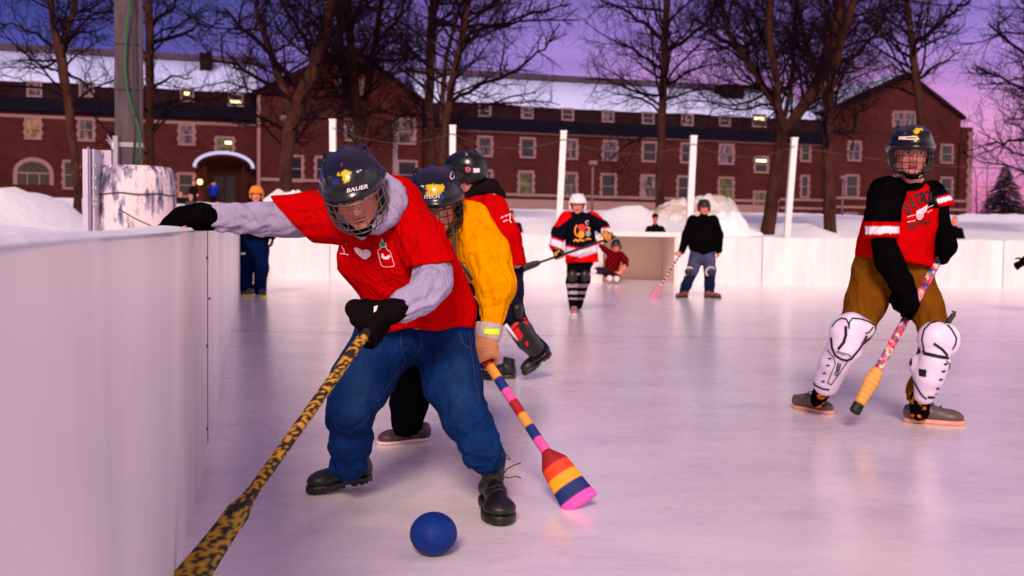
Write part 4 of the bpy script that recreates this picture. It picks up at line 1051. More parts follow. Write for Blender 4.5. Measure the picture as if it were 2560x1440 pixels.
# ================================================================== figure tools
def LW(c, R, s, p): return c+s*(np.asarray(p, float)@R)
def head_ops(b, c, R, s, k=.012, ears=True):
    W = lambda *p: LW(c, R, s, p)
    b.ell(W(0, -.015, .03), np.array([.076, .096, .085])*s, R, k)
    b.ell(W(0, .018, -.03), np.array([.062, .072, .082])*s, R, .02*s)
    for sg in (-1, 1):
        b.cone(W(sg*.048, 0, -.055), .024*s, W(sg*.012, .066, -.098), .017*s, .02*s)
        b.ell(W(sg*.04, .058, -.034), np.array([.022, .022, .024])*s, R, .015*s)
        if ears: b.ell(W(sg*.078, -.012, -.012), np.array([.009, .02, .032])*s, R, .006)
    b.ell(W(0, .074, -.1), np.array([.018, .016, .014])*s, R, .012*s)
    b.cone(W(-.036, .078, .021), .010*s, W(.036, .078, .021), .010*s, .012*s)
    for sg in (-1, 1):
        b.ell(W(sg*.031, .094, .001), np.array([.019, .014, .012])*s, R, .008*s, 's')
        b.ell(W(sg*.031, .074, .001), np.array([.0135, .0125, .0115])*s, R, .002)
    b.cone(W(0, .088, .008), .0075*s, W(0, .108, -.034), .0115*s, .006*s)
    for sg in (-1, 1): b.ell(W(sg*.013, .098, -.038), np.array([.008, .009, .007])*s, R, .004)
    b.cone(W(-.017, .088, -.066), .0052*s, W(.017, .088, -.066), .0052*s, .003)
    b.cone(W(-.014, .087, -.075), .006*s, W(.014, .087, -.075), .006*s, .003)
    b.box(W(0, .1, -.0705), np.array([.02, .02, .0012])*s, R, .002, .0008, 's')
def head_col(c, R, s, skin=lin(205, 130, 110), lips=lin(150, 50, 50), hair=lin(60, 35, 25), hairline=.075):
    def f(V):
        L = ((V-c)@R.T)/s; C = np.tile(np.array(skin), (len(V), 1)); near = (np.abs(L) < .2).all(1)
        x, y, z = L.T; r = near & (y > .04)
        blush = near & (y > .03) & (np.abs(np.abs(x)-.045) < .022) & (np.abs(z+.035) < .022); C[blush] *= np.array([1.02, .78, .76])
        C[r & (np.abs(x) < .02) & (z > -.05) & (z < -.02) & (y > .095)] *= np.array([1.02, .8, .78])
        C[r & (np.abs(x) < .022) & (z < -.061) & (z > -.081) & (y > .078)] = lips
        C[r & (np.abs(x) < .016) & (np.abs(z+.0705) < .0022) & (y > .07)] = lin(60, 15, 18)
        e = r & (((np.abs(x)-.031)/.014)**2+((z-.001)/.0085)**2 < 1); C[e] = lin(190, 170, 170)
        C[r & ((np.abs(x)-.031)**2+(z-.001)**2 < .0062**2)] = lin(30, 20, 20)
        C[r & (((np.abs(x)-.031)/.016)**2+((z-.0115)/.0028)**2 < 1)] = lin(60, 30, 28)
        C[r & (np.abs(np.abs(x)-.031) < .019) & (np.abs(z-.022-.004*np.cos((np.abs(x)-.03)*60)) < .0045)] = hair
        C[near & ((z > hairline) | ((y < .0) & (z > -.03) & ~((np.abs(x) > .07) & (y > -.04)))) & (z > -.06)] = hair
        return C
    return f
def helmet(par, c, R, s, h, shell=lin(20, 20, 26), spots=None, accent=None, cage='wire', seed=0, brimtext=True, visor=False, name='helmet', groove=True):
    """hard shell with ridges, vents and ear covers > cage, straps, liner"""
    W = lambda *p: LW(c, R, s, p); b = S(h, .012)
    b.ell(W(0, -.012, .048), np.array([.108, .138, .098])*s, R, 0)
    b.ell(W(0, -.05, .0), np.array([.104, .102, .088])*s, R, .02)
    b.ell(W(0, .0, .034), np.array([.113, .144, .040])*s, R, .012)
    for sg in (-1, 1):
        b.cone(W(sg*.058, .072, .097), .0165*s, W(sg*.06, -.06, .119), .022*s, .012)
        b.ell(W(sg*.092, -.0, -.018), np.array([.020, .048, .055])*s, R, .012)
        b.cone(W(sg*.096, .03, .04), .018*s, W(sg*.1, -.06, .02), .02*s, .012)
    b.cone(W(0, .03, .13), .010*s, W(0, -.09, .127), .014*s, .014)
    if groove:
        pts = [W(.112*math.sin(a), .0+.142*math.cos(a), .078+.012*math.cos(a)) for a in np.linspace(-1.9, 1.9, 15)]
        for p, q in zip(pts, pts[1:]): b.cone(p, .0042*s, q, .0042*s, .002, mode='s')
        pts = [W(.119*math.sin(a), .0+.149*math.cos(a), .046) for a in np.linspace(-1.2, 1.2, 11)]
        for p, q in zip(pts, pts[1:]): b.cone(p, .003*s, q, .003*s, .002, mode='s')
    for sg in (-1, 1):
        for i in range(3):
            b.ell(W(sg*(.071+.007*i), .092-.002*i, .112-.020*i), np.array([.010, .02, .0055])*s, R, .002, 's')
            b.ell(W(sg*.07, -.02-.03*i, .13-.004*i), np.array([.006, .011, .02])*s, R, .002, 's')
    b.ell(W(0, -.008, .018), np.array([.090, .120, .112])*s, R, 0, 's')
    b.box(W(0, .135, -.088), np.array([.16, .11, .11])*s, R, .004, .02, 's')
    b.cut(W(0, 0, -.074), -R[2])
    def col(V):
        L = ((V-c)@R.T)/s; x, y, z = L.T; C = np.tile(np.array(shell, float), (len(V), 1))
        inner = ((x/.0925)**2+((y+.008)/.1225)**2+((z-.018)/.1145)**2) < 1.0
        C[inner] = lin(14, 12, 14)
        if accent is not None: C[(z < .03) & ~inner] = accent
        if spots:
            nz = vnoise(np.stack([x*60+seed, y*40, z*60], -1))+.6*vnoise(np.stack([x*150, y*120+seed, z*150], -1))
            for (x0, z0, rx, rz, colr, th) in spots:  # irregular coloured spots on the front half of the shell
                m = (y > .0) & ~inner; q = ((x-x0)/rx)**2+((z-z0)/rz)**2
                C[m & (q+nz*.9 < th)] = colr
        return C
    o = build(name, b, M['shell'], par, col, 1)
    if cage:
        mb = MB(); wr = .0021*s; prf = lambda z: 1 if z > -.05 else max(.05, 1-((-z-.05)/.105)**2.2)
        cp = lambda th, z: W(.104*prf(z)**.8*math.sin(th), .012+.135*prf(z)**.75*math.cos(th)+.012*max(0, -z), z)
        for z in (.018, -.012, -.045, -.078, -.105, -.128):
            mx = 1.45 if z > -.09 else 1.25
            mb.tube([cp(t, z) for t in np.linspace(-mx, mx, 22)], wr*(1.5 if z in (.018, -.128) else 1), 6)
        for t in (-1.4, -1.0, -.66, -.33, 0, .33, .66, 1.0, 1.4):
            mb.tube([cp(t, z) for z in np.linspace(.02, -.129, 12)], wr*(1.5 if abs(t) > 1.3 else 1), 6)
        for sg in (-1, 1):
            mb.tube([cp(sg*1.4, -.02), W(sg*.108, -.02, -.01)], wr*1.4, 6); mb.tube([cp(sg*1.4, .015), W(sg*.108, .0, .03)], wr*1.4, 6)
        mb.build('cage', M[cage], o, True)
        bb = S(h, .01); bb.ell(W(0, .085, -.118), np.array([.034, .022, .016])*s, R, 0); bb.cone(W(-.055, .05, -.1), .008*s, W(0, .088, -.12), .012*s, .01).cone(W(.055, .05, -.1), .008*s, W(0, .088, -.12), .012*s, .01)
        build('chin_cup', bb, M['cloth'], o, lin(14, 13, 15), 1)
        mb = MB()
        for sg in (-1, 1):
            mb = MB(); mb.tube([W(sg*.1, .0, -.04), W(sg*.085, .025, -.08), W(sg*.055, .05, -.105)], .0055*s, 6); mb.build('chin_strap', M['black'], o, True)
    elif visor is False:
        mb = MB(); mb.tube([W(-.098, .0, -.04), W(-.07, .03, -.09), W(0, .06, -.122), W(.07, .03, -.09), W(.098, .0, -.04)], .006*s, 6)
        mb.build('chin_strap', M['black'], o, True)
    if visor:
        mb = MB(); mb.tube([W(.1*math.sin(t), .02+.12*math.cos(t), -.085) for t in np.linspace(-1.4, 1.4, 14)], .003*s, 6); mb.build('visor_rim', M['wire'], o, True)
    return o
def grip(b, c, a, n, s=1.0, rs=.017, wrist=None, k=.006, fr=.0105):
    """a hand closed round a stick: a = along the stick towards the thumb, n = from the stick to the back of the hand"""
    a = unit(a); n = unit(np.asarray(n)-a*(np.asarray(n)@a)); t = np.cross(a, n); rr = rs+.010*s
    cir = lambda off, ang, r=rr: c+a*off*s+(n*math.cos(ang)+t*math.sin(ang))*r
    for i in range(4):
        off = (-.033, -.011, .011, .033)[i]; f = fr*s*(.88, 1, 1.02, .97)[i]; end = (3.7, 4.15, 4.25, 4.0)[i]
        angs = np.linspace(.55, end, 5)
        for q0, q1, f0, f1 in zip(angs, angs[1:], (1.08, 1.02, .96, .9), (1.02, .96, .9, .82)):
            b.cone(cir(off, q0, rr+.003*s), f*f0, cir(off*1.02, q1), f*f1, k*.5)
    p = c+n*(rs+.017*s)-t*.026*s
    b.box(p, np.array([.043, .018, .040])*s, np.array([a, n, t]), .012, .015*s)
    th = [c+a*.034*s+n*(rs+.006)-t*.046*s, c+a*.060*s+n*(rs*.3)-t*(rs+.022*s), c+a*.058*s-n*(rs+.008*s)-t*.012*s, c+a*.046*s-n*(rs+.010*s)+t*.016*s]
    for q0, q1, r0, r1 in zip(th, th[1:], (.014, .0125, .011), (.0125, .011, .0095)): b.cone(q0, r0*s, q1, r1*s, .006)
    w0 = p-t*.045*s
    if wrist is not None: b.cone(w0, .026*s, np.asarray(wrist), .028*s, .02)
    return w0
def open_hand(b, w, d, pn, s=1.0, curl=.5, fr=.0095, spread=.12, thumb=1):
    """relaxed hand: w wrist, d pointing to the fingertips, pn palm normal"""
    d = unit(d); pn = unit(np.asarray(pn)-d*(np.asarray(pn)@d)); x = np.cross(d, pn)
    b.box(w+d*.05*s, np.array([.041, .046, .014])*s, np.array([x, d, pn]), .012, .012*s)
    b.cone(w-d*.02*s, .027*s, w+d*.02*s, .026*s, .02)
    for i in range(4):
        L = (.062, .076, .082, .074)[i]*s; o = w+d*.09*s+x*(-.030+.020*i)*s; dd = unit(d+x*spread*(i-1.5)*.5); q = o-dd*.01*s; ang = 0
        for j, fl in enumerate((.42, .32, .26)):
            ang += curl*(.5, .8, .7)[j]; v = dd*math.cos(ang)+pn*math.sin(ang); q2 = q+v*L*fl; b.cone(q, fr*s*(1.05-.1*j), q2, fr*s*(.97-.1*j), .004); q = q2
    x2 = x*thumb; q = w+d*.025*s+x2*.032*s
    for v, L, r in ((d*.6+x2*.8+pn*.3, .045, .0125), (d*.85+x2*.4+pn*.4, .034, .0115), (d*.95+x2*.1+pn*.4, .026, .0095)):
        q2 = q+unit(v)*L*s; b.cone(q, r*s, q2, r*.92*s, .008); q = q2
def shoe(par, heel, fwd, L=.28, up=(0, 0, 1), shaft=.0, col=lin(24, 22, 24), sole=lin(18, 16, 18), mat='boot', h=.005, laces=None, tread=False, thick=.022, name='shoe', w_=1.0):
    fw = unit(fwd); u = unit(np.asarray(up)-fw*(np.asarray(up)@fw)); r = np.cross(fw, u); R = np.array([r, fw, u]); c = np.asarray(heel, float); s = L/.29
    W = lambda x, y, z: c+(r*x*w_+fw*y+u*z)*s
    b = S(h, .02); z0 = thick
    b.cone(W(0, .045, z0+.03), .037*s, W(0, .12, z0+.035), .040*s).cone(W(0, .12, z0+.035), .040*s, W(.004, .225, z0+.012), .038*s)
    b.ell(W(.004, .22, z0+.016), np.array([.048*w_, .066, .034])*s, R, .02)
    b.cone(W(0, .05, z0+.05), .041*s, W(0, .052, z0+.075+shaft), (.044+.06*shaft)*s, .02)
    b.ell(W(0, .03, z0+.03), np.array([.040*w_, .032, .04])*s, R, .02)
    b.cut(W(0, 0, z0), -u); b.cut(W(0, .05, z0+.085+shaft), u+fw*-.25)
    if shaft > .03: b.cone(W(-.02, .098, z0+.05), .008*s, W(-.012, .09, z0+.07+shaft), .007*s, .01).cone(W(.02, .098, z0+.05), .008*s, W(.012, .09, z0+.07+shaft), .007*s, .01)
    o = build(name, b, M[mat], par, col, 1)
    b = S(h, .01); b.ell(W(.004, .205, z0/2), np.array([.051*w_, .088, .06])*s, R, 0); b.ell(W(0, .05, z0/2), np.array([.041*w_, .052, .06])*s, R, .02); b.cone(W(0, .05, z0/2), .034*s, W(.002, .2, z0/2), .042*s, .02)
    b.cut(W(0, 0, z0+.003), u); b.cut(W(0, 0, 0), -u)
    if tread:
        b.box(W(0, .118, .0), np.array([.08, .016, .014])*s, R, .004, .004, 's')
        for i in range(8): b.box(W(0, .15+.018*i if i < 7 else .03, .0), np.array([.09, .004, .009])*s, R, 0, .002, 's')
        for i in range(3): b.box(W(0, .02+.026*i, .0), np.array([.09, .005, .009])*s, R, 0, .002, 's')
    build('sole', b, M['boot'], o, sole, 0)
    if laces is not None:
        mb = MB(); n = 5 if shaft > .05 else 4
        for i in range(n):
            t = i/(n-1); y = .165-.07*min(1, t*1.5); z = z0+.058+.03*t+(shaft*max(0, t-.35)/.65)*1.0; ww = .024
            q0, q1 = W(-ww, y-.006, z-.006), W(ww, y+.006, z-.002); mid = W(0, y+.012, z+.012)
            mb.tube([q0, mid, q1], .0026*s, 5); mb.tube([W(ww, y-.006, z-.006), mid+u*.001, W(-ww, y+.006, z-.002)], .0026*s, 5)
        q = W(0, .105, z0+.1+shaft*.9)
        for sg in (-1, 1):
            mb.tube([q, q+(r*sg*.03+fw*.03+u*.015)*s, q+(r*sg*.05+fw*.02-u*.01)*s, q+(r*sg*.02+fw*.015-u*.002)*s], .0022*s, 5)
        mb.build('laces', laces, o, True)
    return o
def blobs(freq, seed, thr, ca, cb):
    def f(V):
        n = vnoise(V*freq+seed); return np.where((n > thr)[:, None], np.array(ca), np.array(cb))
    return f
def person(label, c, R, s, b, feet, colf, group='players on the rink', h=None):
    """body: one continuous skin mesh, clothes are its children"""
    V, Q = b.mesh(1); o = mesh_obj('person', V, Q, M['skin'], None, True, cols=colf(V))
    set_origin(o, feet); return tag(o, label, 'person', group)
def skin_chain(b, pts, sc=.7, rmax=None):
    Q = [(P(p[0], p[1], p[2]), PX(p[3], p[2])*sc) for p in pts]
    for (a, ra), (c, rb) in zip(Q, Q[1:]): b.cone(a, ra if rmax is None else min(ra, rmax), c, rb if rmax is None else min(rb, rmax), .03)
# ================================================================== front player: red tee over grey hoodie, jeans, reaching over the board
GREY = lin(160, 150, 182); RED = lin(188, 4, 8); JEAN = lin(14, 42, 92); BLK = lin(9, 8, 10)
h1 = .0058
c1 = P(886, 478, 3.42); R1 = frame((.10, -.86, -.46), (-.24, -.1, 1)); s1 = 1.0
torso = [(985, 520, 3.62, 76), (975, 570, 3.60, 104), (1005, 640, 3.64, 122), (1040, 715, 3.70, 126), (1052, 775, 3.74, 130), (1057, 835, 3.76, 131)]
armL = [(960, 545, 3.60, 74), (860, 545, 3.60, 58), (780, 547, 3.62, 50), (700, 546, 3.62, 41), (620, 546, 3.60, 33), (545, 544, 3.58, 26)]
armR = [(1010, 545, 3.60, 60), (1056, 600, 3.52, 52), (1078, 665, 3.45, 48), (1080, 712, 3.42, 46)]
foreR = [(1080, 712, 3.42, 45), (1050, 745, 3.38, 38), (1008, 764, 3.33, 33)]
legL = [(970, 850, 3.80, 84), (905, 955, 3.72, 72), (884, 1035, 3.66, 68), (880, 1105, 3.72, 59), (868, 1165, 3.78, 47)]
legR = [(1110, 850, 3.80, 80), (1132, 955, 3.74, 70), (1165, 1040, 3.66, 66), (1196, 1105, 3.66, 57), (1220, 1160, 3.66, 50)]
b = S(h1, .02); head_ops(b, c1, R1, s1)
b.cone(LW(c1, R1, s1, (0, -.03, -.06)), .055, P(975, 540, 3.6), .062, .03)
for ch, sc in ((torso[:4], .74), (torso[3:5], .60), (armL, .58), (armR, .58), (foreR, .58), (legL, .58), (legR, .52)):
    Q = [(P(*p[:3]), PX(p[3], p[2])*sc) for p in ch]
    for (a, ra), (c, rb) in zip(Q, Q[1:]): b.cone(a, ra, c, rb, .03, .7 if ch[0] in torso else None)
hw1 = P(955, 795, 3.27)          # right hand on the stick
st_a = P(915, 835, 3.30); st_b = P(480, 1440, 2.62)
stdir = unit(st_a-st_b)
grip(b, P(930, 826, 3.30), stdir, (.42, -.72, .5), .76, .022, wrist=P(985, 776, 3.33), fr=.009)
open_hand(b, P(520, 548, 3.56), P(400, 570, 3.50)-P(520, 548, 3.56), (0, 0, -1), .66, .3, thumb=-1)
foot1 = G(1000, 1300)
p1 = person('person bending forward in red tee and blue jeans, one glove on the left boards', c1, R1, s1, b, foot1, head_col(c1, R1, s1, lin(205, 128, 106), lin(160, 50, 52), lin(70, 40, 30)))
# tee
def tee(b):
    b.chain(torso[:-1]+[(1057, 850, 3.76, 132)], .05, .72, wr=(.010, 5.5, 2.4, 1))
    b.chain([(985, 500, 3.62, 70), (985, 530, 3.62, 86)], .04, .8)
    b.chain([(960, 545, 3.60, 80), (860, 540, 3.60, 66), (790, 541, 3.62, 56), (690, 541, 3.62, 47)], .05, wr=(.007, 7, 2.5, 2))
    b.chain([(1035, 530, 3.60, 74), (1070, 600, 3.52, 64), (1082, 690, 3.44, 58)], .045, wr=(.007, 7, 2.5, 5))
b = S(h1, .04); tee(b)
a, c = P(725, 541, 3.62), P(860, 541, 3.6); 
e1 = P(694, 512, 3.60); e2 = P(760, 584, 3.60)
dS = CF; nrm = unit(np.cross(e2-e1, dS)); nrm = nrm if nrm@(a-c) > 0 else -nrm
# cuffs and hem are cut with local planes, so build the sleeves apart from the trunk
trunk = S(h1, .04); trunk.chain(torso[:-1]+[(1057, 850, 3.76, 132)], .05, .72, wr=(.011, 5.0, 2.2, 1)); trunk.chain([(985, 500, 3.62, 66), (985, 530, 3.62, 86)], .04, .8); trunk.chain([(880, 555, 3.61, 52), (915, 640, 3.64, 66), (960, 720, 3.68, 62)], .05, .9)
q1, q2 = P(925, 820, 3.74), P(1187, 815, 3.74); n_h = unit(np.cross(q2-q1, CF)); n_h = n_h if n_h[2] < 0 else -n_h
trunk.cut(P(1060, 826, 3.74), n_h)
def folds1(p):
    # long drag folds from the left armpit down across the belly to the hip
    d = unit(P(1160, 800, 3.7)-P(880, 600, 3.6)); y = unit(np.cross(d, [0, 1, 0])); t = p@d; w_ = p@y
    n = vnoise(np.stack([t*2.2, w_*13+.8*np.sin(t*4), p[:, 1]*3], -1)); return (.4-2*np.abs(n))
trunk.disp(folds1, .013)
sl = S(h1, .04); sl.chain([(985, 550, 3.60, 76), (860, 541, 3.60, 66), (790, 542, 3.62, 58), (640, 543, 3.62, 52)], .05, wr=(.007, 8, 2.2, 2)); sl.cut(e1*.5+e2*.5, nrm)
sr = S(h1, .04); sr.chain([(1000, 545, 3.60, 68), (1052, 600, 3.52, 59), (1078, 665, 3.46, 55), (1082, 720, 3.44, 56)], .045, wr=(.012, 8, 2.2, 5))
f1, f2 = P(1028, 668, 3.45), P(1128, 656, 3.45); n_c = unit(np.cross(f2-f1, CF)); n_c = n_c if n_c[2] < 0 else -n_c; sr.cut(f1*.5+f2*.5, n_c)
V1, Q1 = trunk.mesh(1)
tee_o = build('tee_shirt', trunk, M['cloth'], p1, RED, 1)
sl_o = build('sleeve', sl, M['cloth'], tee_o, RED, 1); sr_o = build('sleeve', sr, M['cloth'], tee_o, RED, 1)
# hoodie sleeves, hood
b = S(h1, .02); b.chain([(790, 546, 3.62, 46), (715, 546, 3.62, 43), (660, 547, 3.61, 40)], .03, wr=(.016, 9, 2, 3)); b.chain([(660, 547, 3.61, 39), (600, 546, 3.60, 34), (560, 545, 3.585, 30), (536, 545, 3.58, 27)], .03, wr=(.02, 17, 1.6, 4))
build('hoodie_sleeve', b, M['cloth'], p1, GREY, 1)
b = S(h1, .02); b.chain([(1078, 640, 3.47, 38), (1082, 680, 3.45, 44), (1082, 705, 3.43, 47)], .03, wr=(.007, 10, 2, 3)); b.chain([(1080, 705, 3.42, 46), (1055, 742, 3.385, 40), (1022, 758, 3.35, 35), (1003, 768, 3.335, 36)], .03, wr=(.018, 14, 2, 9))
build('hoodie_sleeve', b, M['cloth'], p1, GREY, 1)
b = S(h1, .02); b.chain([(905, 470, 3.60, 38), (955, 462, 3.57, 26), (984, 480, 3.53, 24), (990, 508, 3.50, 23), (972, 540, 3.47, 21), (944, 566, 3.44, 15), (903, 577, 3.43, 10)], .04, wr=(.007, 12, 2.5, 3))
b.chain([(935, 500, 3.62, 56), (970, 508, 3.64, 42)], .04); b.chain([(850, 520, 3.5, 14), (870, 560, 3.47, 14), (905, 588, 3.46, 13)], .02)
build('hood', b, M['cloth'], p1, GREY, 1)
# gloves
b = S(.0042, .008); grip(b, P(930, 826, 3.30), stdir, (.42, -.72, .5), 1.24, .019, k=.003, fr=.0110, wrist=P(975, 778, 3.30))
b.chain([(950, 792, 3.275, 25), (975, 780, 3.295, 28), (998, 771, 3.32, 29)], .02, wr=(.003, 20, 2, 1))
g1 = build('glove', b, M['cloth'], p1, lin(20, 15, 16), 1)
b = S(.0048, .012); open_hand(b, P(515, 546, 3.57), P(395, 563, 3.52)-P(515, 546, 3.57), (0, 0, -1), 1.28, .28, .0112, .03, -1)
b.chain([(533, 545, 3.58, 31), (500, 541, 3.57, 32), (455, 545, 3.55, 27), (425, 556, 3.54, 18)], .02, wr=(.002, 18, 2, 1))
build('glove', b, M['cloth'], p1, lin(10, 8, 9), 1)
# jeans
b = S(h1, .04)
b.chain([(985, 812, 3.8, 84), (1103, 806, 3.8, 80)], .03)
b.chain([(968, 850, 3.80, 84), (902, 955, 3.72, 73), (876, 1030, 3.66, 60)], .05, wr=(.010, 9, 2, 7)); b.chain([(876, 1030, 3.66, 60), (878, 1100, 3.72, 53), (866, 1195, 3.78, 43)], .03, wr=(.016, 22, 1.0, 8))
b.chain([(1110, 850, 3.80, 80), (1132, 955, 3.74, 70), (1164, 1040, 3.66, 60)], .05, wr=(.010, 9, 2, 9)); b.chain([(1164, 1040, 3.66, 62), (1196, 1105, 3.66, 49), (1226, 1180, 3.66, 47)], .03, wr=(.016, 22, 1.0, 2))
for px_, py_, D_, a_, c_ in ((864, 1172, 3.78, (890, 1105, 3.72), (866, 1192, 3.78)), (1224, 1152, 3.66, (1196, 1105, 3.66), (1222, 1176, 3.66))):
    d_ = unit(P(*c_)-P(*a_)); b.box(P(px_, py_, D_)+d_*.15, (.2, .15, .2), frame(d_, (0, 1, 0)), 0, .002, 's')
def folds2(p):
    n = vnoise(np.stack([p[:, 0]*14, p[:, 1]*6, p[:, 2]*9+p[:, 0]*8], -1)); return .4-2*np.abs(n)
b.disp(folds2, .006)
def jcol(V):
    C = np.tile(np.array(JEAN), (len(V), 1)); n = vnoise(V*[9, 9, 5]); x, y = pxy(V)
    C *= (1+.22*n)[:, None]
    fade = np.exp(-((x-900)/35)**2-((y-960)/90)**2)+np.exp(-((x-1150)/30)**2-((y-960)/90)**2); C += fade[:, None]*np.array([.008, .02, .03]); return C
jeans = build('jeans', b, M['denim'], p1, jcol, 1)
# turned up cuffs
for ch, nm in ((((871, 1150, 3.76, 42), (868, 1163, 3.775, 41)), 1), (((1210, 1126, 3.66, 48), (1217, 1142, 3.665, 47)), 2)):
    b = S(h1, .02); b.chain(ch, .01, wr=(.006, 30, 1.5, nm)); build('trouser_cuff', b, M['denim'], jeans, tuple(x*1.1 for x in JEAN), 1)
T = bvh_of(jeans)
decal('pocket_stitching', [(stroke2d([(1148, 832), (1156, 858), (1176, 872)], 1.5), lin(60, 70, 110))], T, jeans, .02, .003)
decal('fly_stitching', [(stroke2d([(1052, 832), (1054, 862), (1044, 885), (1036, 892)], 1.3), lin(50, 60, 100))], T, jeans, .02, .003)
decal('side_seam', [(stroke2d([(1172, 828), (1178, 880), (1188, 950), (1200, 1010)], 1.6), lin(60, 50, 70))], T, jeans, .02, .003)
decal('inner_seam', [(stroke2d([(1000, 835), (1003, 870), (1012, 905), (975, 955), (945, 1005)], 1.5), lin(50, 60, 100))], T, jeans, .02, .003)
# helmet
Y = lin(205, 175, 20)
hel1 = helmet(p1, c1, R1, s1*.98, .0048, lin(14, 16, 28), [(.0, .112, .028, .008, Y, .6), (-.004, .094, .015, .010, Y, .6), (.034, .094, .012, .008, lin(16, 40, 120), .7), (.004, .130, .004, .012, lin(160, 30, 90), .4)], cage='wire', seed=3)
T = bvh_of(hel1)
decal('brand_lettering', [(xf(text2d('BAUER', 1, .02, .25), 892, 472, 18, 14, -12), lin(225, 215, 225))], T, hel1, .01, .002)
# boots
lac = plain('lace_cord', (.02, .018, .02), .8)
toe = G(768, 1238); fd = unit((-.86, -.5, -.10)); hl = toe-fd*.27; hl[2] = .03
bt = shoe(p1, hl, fd, .27, (.0, -.05, 1), .10, lin(12, 11, 12), lin(9, 8, 9), laces=lac, tread=True, thick=.032, name='boot', w_=1.05)
toe = G(1260, 1318); fd = unit((.22, -1, -.06)); hl = toe-fd*.28; hl[2] = .02
bt2 = shoe(p1, hl, fd, .28, (0, .1, 1), .085, lin(12, 11, 12), lin(9, 8, 9), laces=lac, tread=True, thick=.032, name='boot', w_=1.28)
mb = MB(); mb.tube([P(1255, 1190, 3.58), P(1268, 1172, 3.57), P(1285, 1163, 3.57), P(1302, 1157, 3.57)], .0022, 5); mb.build('loose_lace', lac, bt2, True)
mb = MB(); mb.tube([P(1258, 1192, 3.58), P(1275, 1195, 3.57), P(1290, 1190, 3.57), P(1302, 1195, 3.57)], .0022, 5); mb.build('loose_lace', lac, bt2, True)
# prints on the tee
T = bvh_of(tee_o, sr_o); WH = lin(238, 210, 220)
def heart(cx, cy, s, ang):
    pts = []
    for t in np.linspace(0, 2*math.pi, 30)[:-1]:
        x = 16*math.sin(t)**3/16; y = -(13*math.cos(t)-5*math.cos(2*t)-2*math.cos(3*t)-math.cos(4*t))/16
        a = rad(ang); pts.append((cx+s*(x*math.cos(a)-y*math.sin(a)), cy+s*(x*math.sin(a)+y*math.cos(a))))
    return poly2d(pts)
k = lambda pts: [(800+x/4.8, 540+y/4.8) for x, y in pts]       # crop coordinates of the close-up of the shirt
decal('print_letter', [(stroke2d(k([(212, 318), (265, 325), (318, 333)]), 2), WH), (stroke2d(k([(262, 325), (268, 380), (290, 400), (294, 455)]), 2), WH), (stroke2d(k([(248, 450), (294, 458), (344, 466)]), 2), WH)], T, tee_o, .01, .003)
decal('print_heart', [(poly2d(k([(410, 382), (440, 378), (480, 392), (512, 414), (540, 400), (575, 400), (605, 422), (617, 450), (608, 478), (580, 502), (545, 522), (500, 500), (460, 466), (425, 430)])), WH)], T, tee_o, .01, .003)
decal('print_bottle', [(stroke2d(k([(735, 370), (730, 392), (700, 408), (694, 430), (712, 500), (738, 592), (770, 608), (830, 610), (878, 605), (892, 592), (868, 510), (842, 425), (800, 400), (795, 372), (795, 330), (768, 325), (745, 275), (732, 325), (715, 335), (724, 372), (795, 372)]), 1.5), WH),
                       (poly2d(k([(736, 328), (748, 292), (764, 326), (789, 334), (791, 366), (727, 366), (722, 338)])), lin(20, 150, 80)),
                       (poly2d(k([(738, 452), (752, 450), (768, 462), (764, 476), (782, 488), (800, 486), (812, 470), (830, 466), (846, 480), (838, 500), (822, 518), (800, 525), (770, 518), (745, 504), (734, 486), (745, 470), (730, 462)])), WH)], T, tee_o, .01, .003)
decal('wrist_tag', [(poly2d([(935, 766), (945, 764), (940, 778), (934, 781)]), WH)], bvh_of(g1), g1, .01, .002)

# ------------------------------------------------------------------ brooms
def broom(name, label, pts, rad_, bands, headpts, headcol, tip=None, n=14, knob=None, headflat=.5, fr=None, hn='broom_head'):
    """shaft as one tube with its tape pattern, head as a flattened paddle"""
    e = empty(name, pts[-1], label, 'broom', 'brooms held by the players')
    A = np.array(pts[0]); B = np.array(pts[1]); L = np.linalg.norm(B-A); N = max(30, int(L/.008)); mb = MB()
    P_ = [A+(B-A)*i/N for i in range(N+1)]; mb.tube(P_, rad_, n); C = []
    for i in range(N+1):
        for k in range(n): C.append(bands(i/N, k/n))
    mesh_obj('shaft', mb.V, mb.F, M['tape'], e, True, cols=np.array(C))
    ax = unit(B-A); fx = unit(np.asarray(fr if fr is not None else np.cross(ax, CF))); fx = unit(fx-ax*(fx@ax)); fy = np.cross(ax, fx)
    V = []; F = []; C = []; K = 24; L2 = headpts[-1][0]; M_ = max(24, int(L2/.008))
    for i in range(M_+1):
        s_ = L2*i/M_; w_ = np.interp(s_, [q[0] for q in headpts], [q[1] for q in headpts]); d_ = np.interp(s_, [q[0] for q in headpts], [q[2] for q in headpts])
        for k_ in range(K):
            a = 2*math.pi*k_/K; V.append(B+ax*s_+fx*w_*math.cos(a)+fy*d_*math.sin(a)); C.append(headcol(i/M_, k_/K, V[-1]))
    for i in range(M_):
        for k_ in range(K): a = i*K+k_; a2 = i*K+(k_+1) % K; F.append((a, a2, a2+K, a+K))
    F.append(tuple(range(K))[::-1]); F.append(tuple(range(M_*K, M_*K+K)))
    mesh_obj(hn, V, F, M['tape'], e, True, cols=np.array(C)); return e
YT, KT = lin(205, 146, 22), lin(28, 20, 18)
def yb(t, k):
    if t < .14: return BLK
    n = vnoise(np.array([[t*210, math.cos(k*6.28)*2.6, math.sin(k*6.28)*1.8+t*20]]))[0]+.9*vnoise(np.array([[t*260, math.cos(k*6.28)*4, math.sin(k*6.28)*4]]))[0]
    return YT if n > .06 else KT
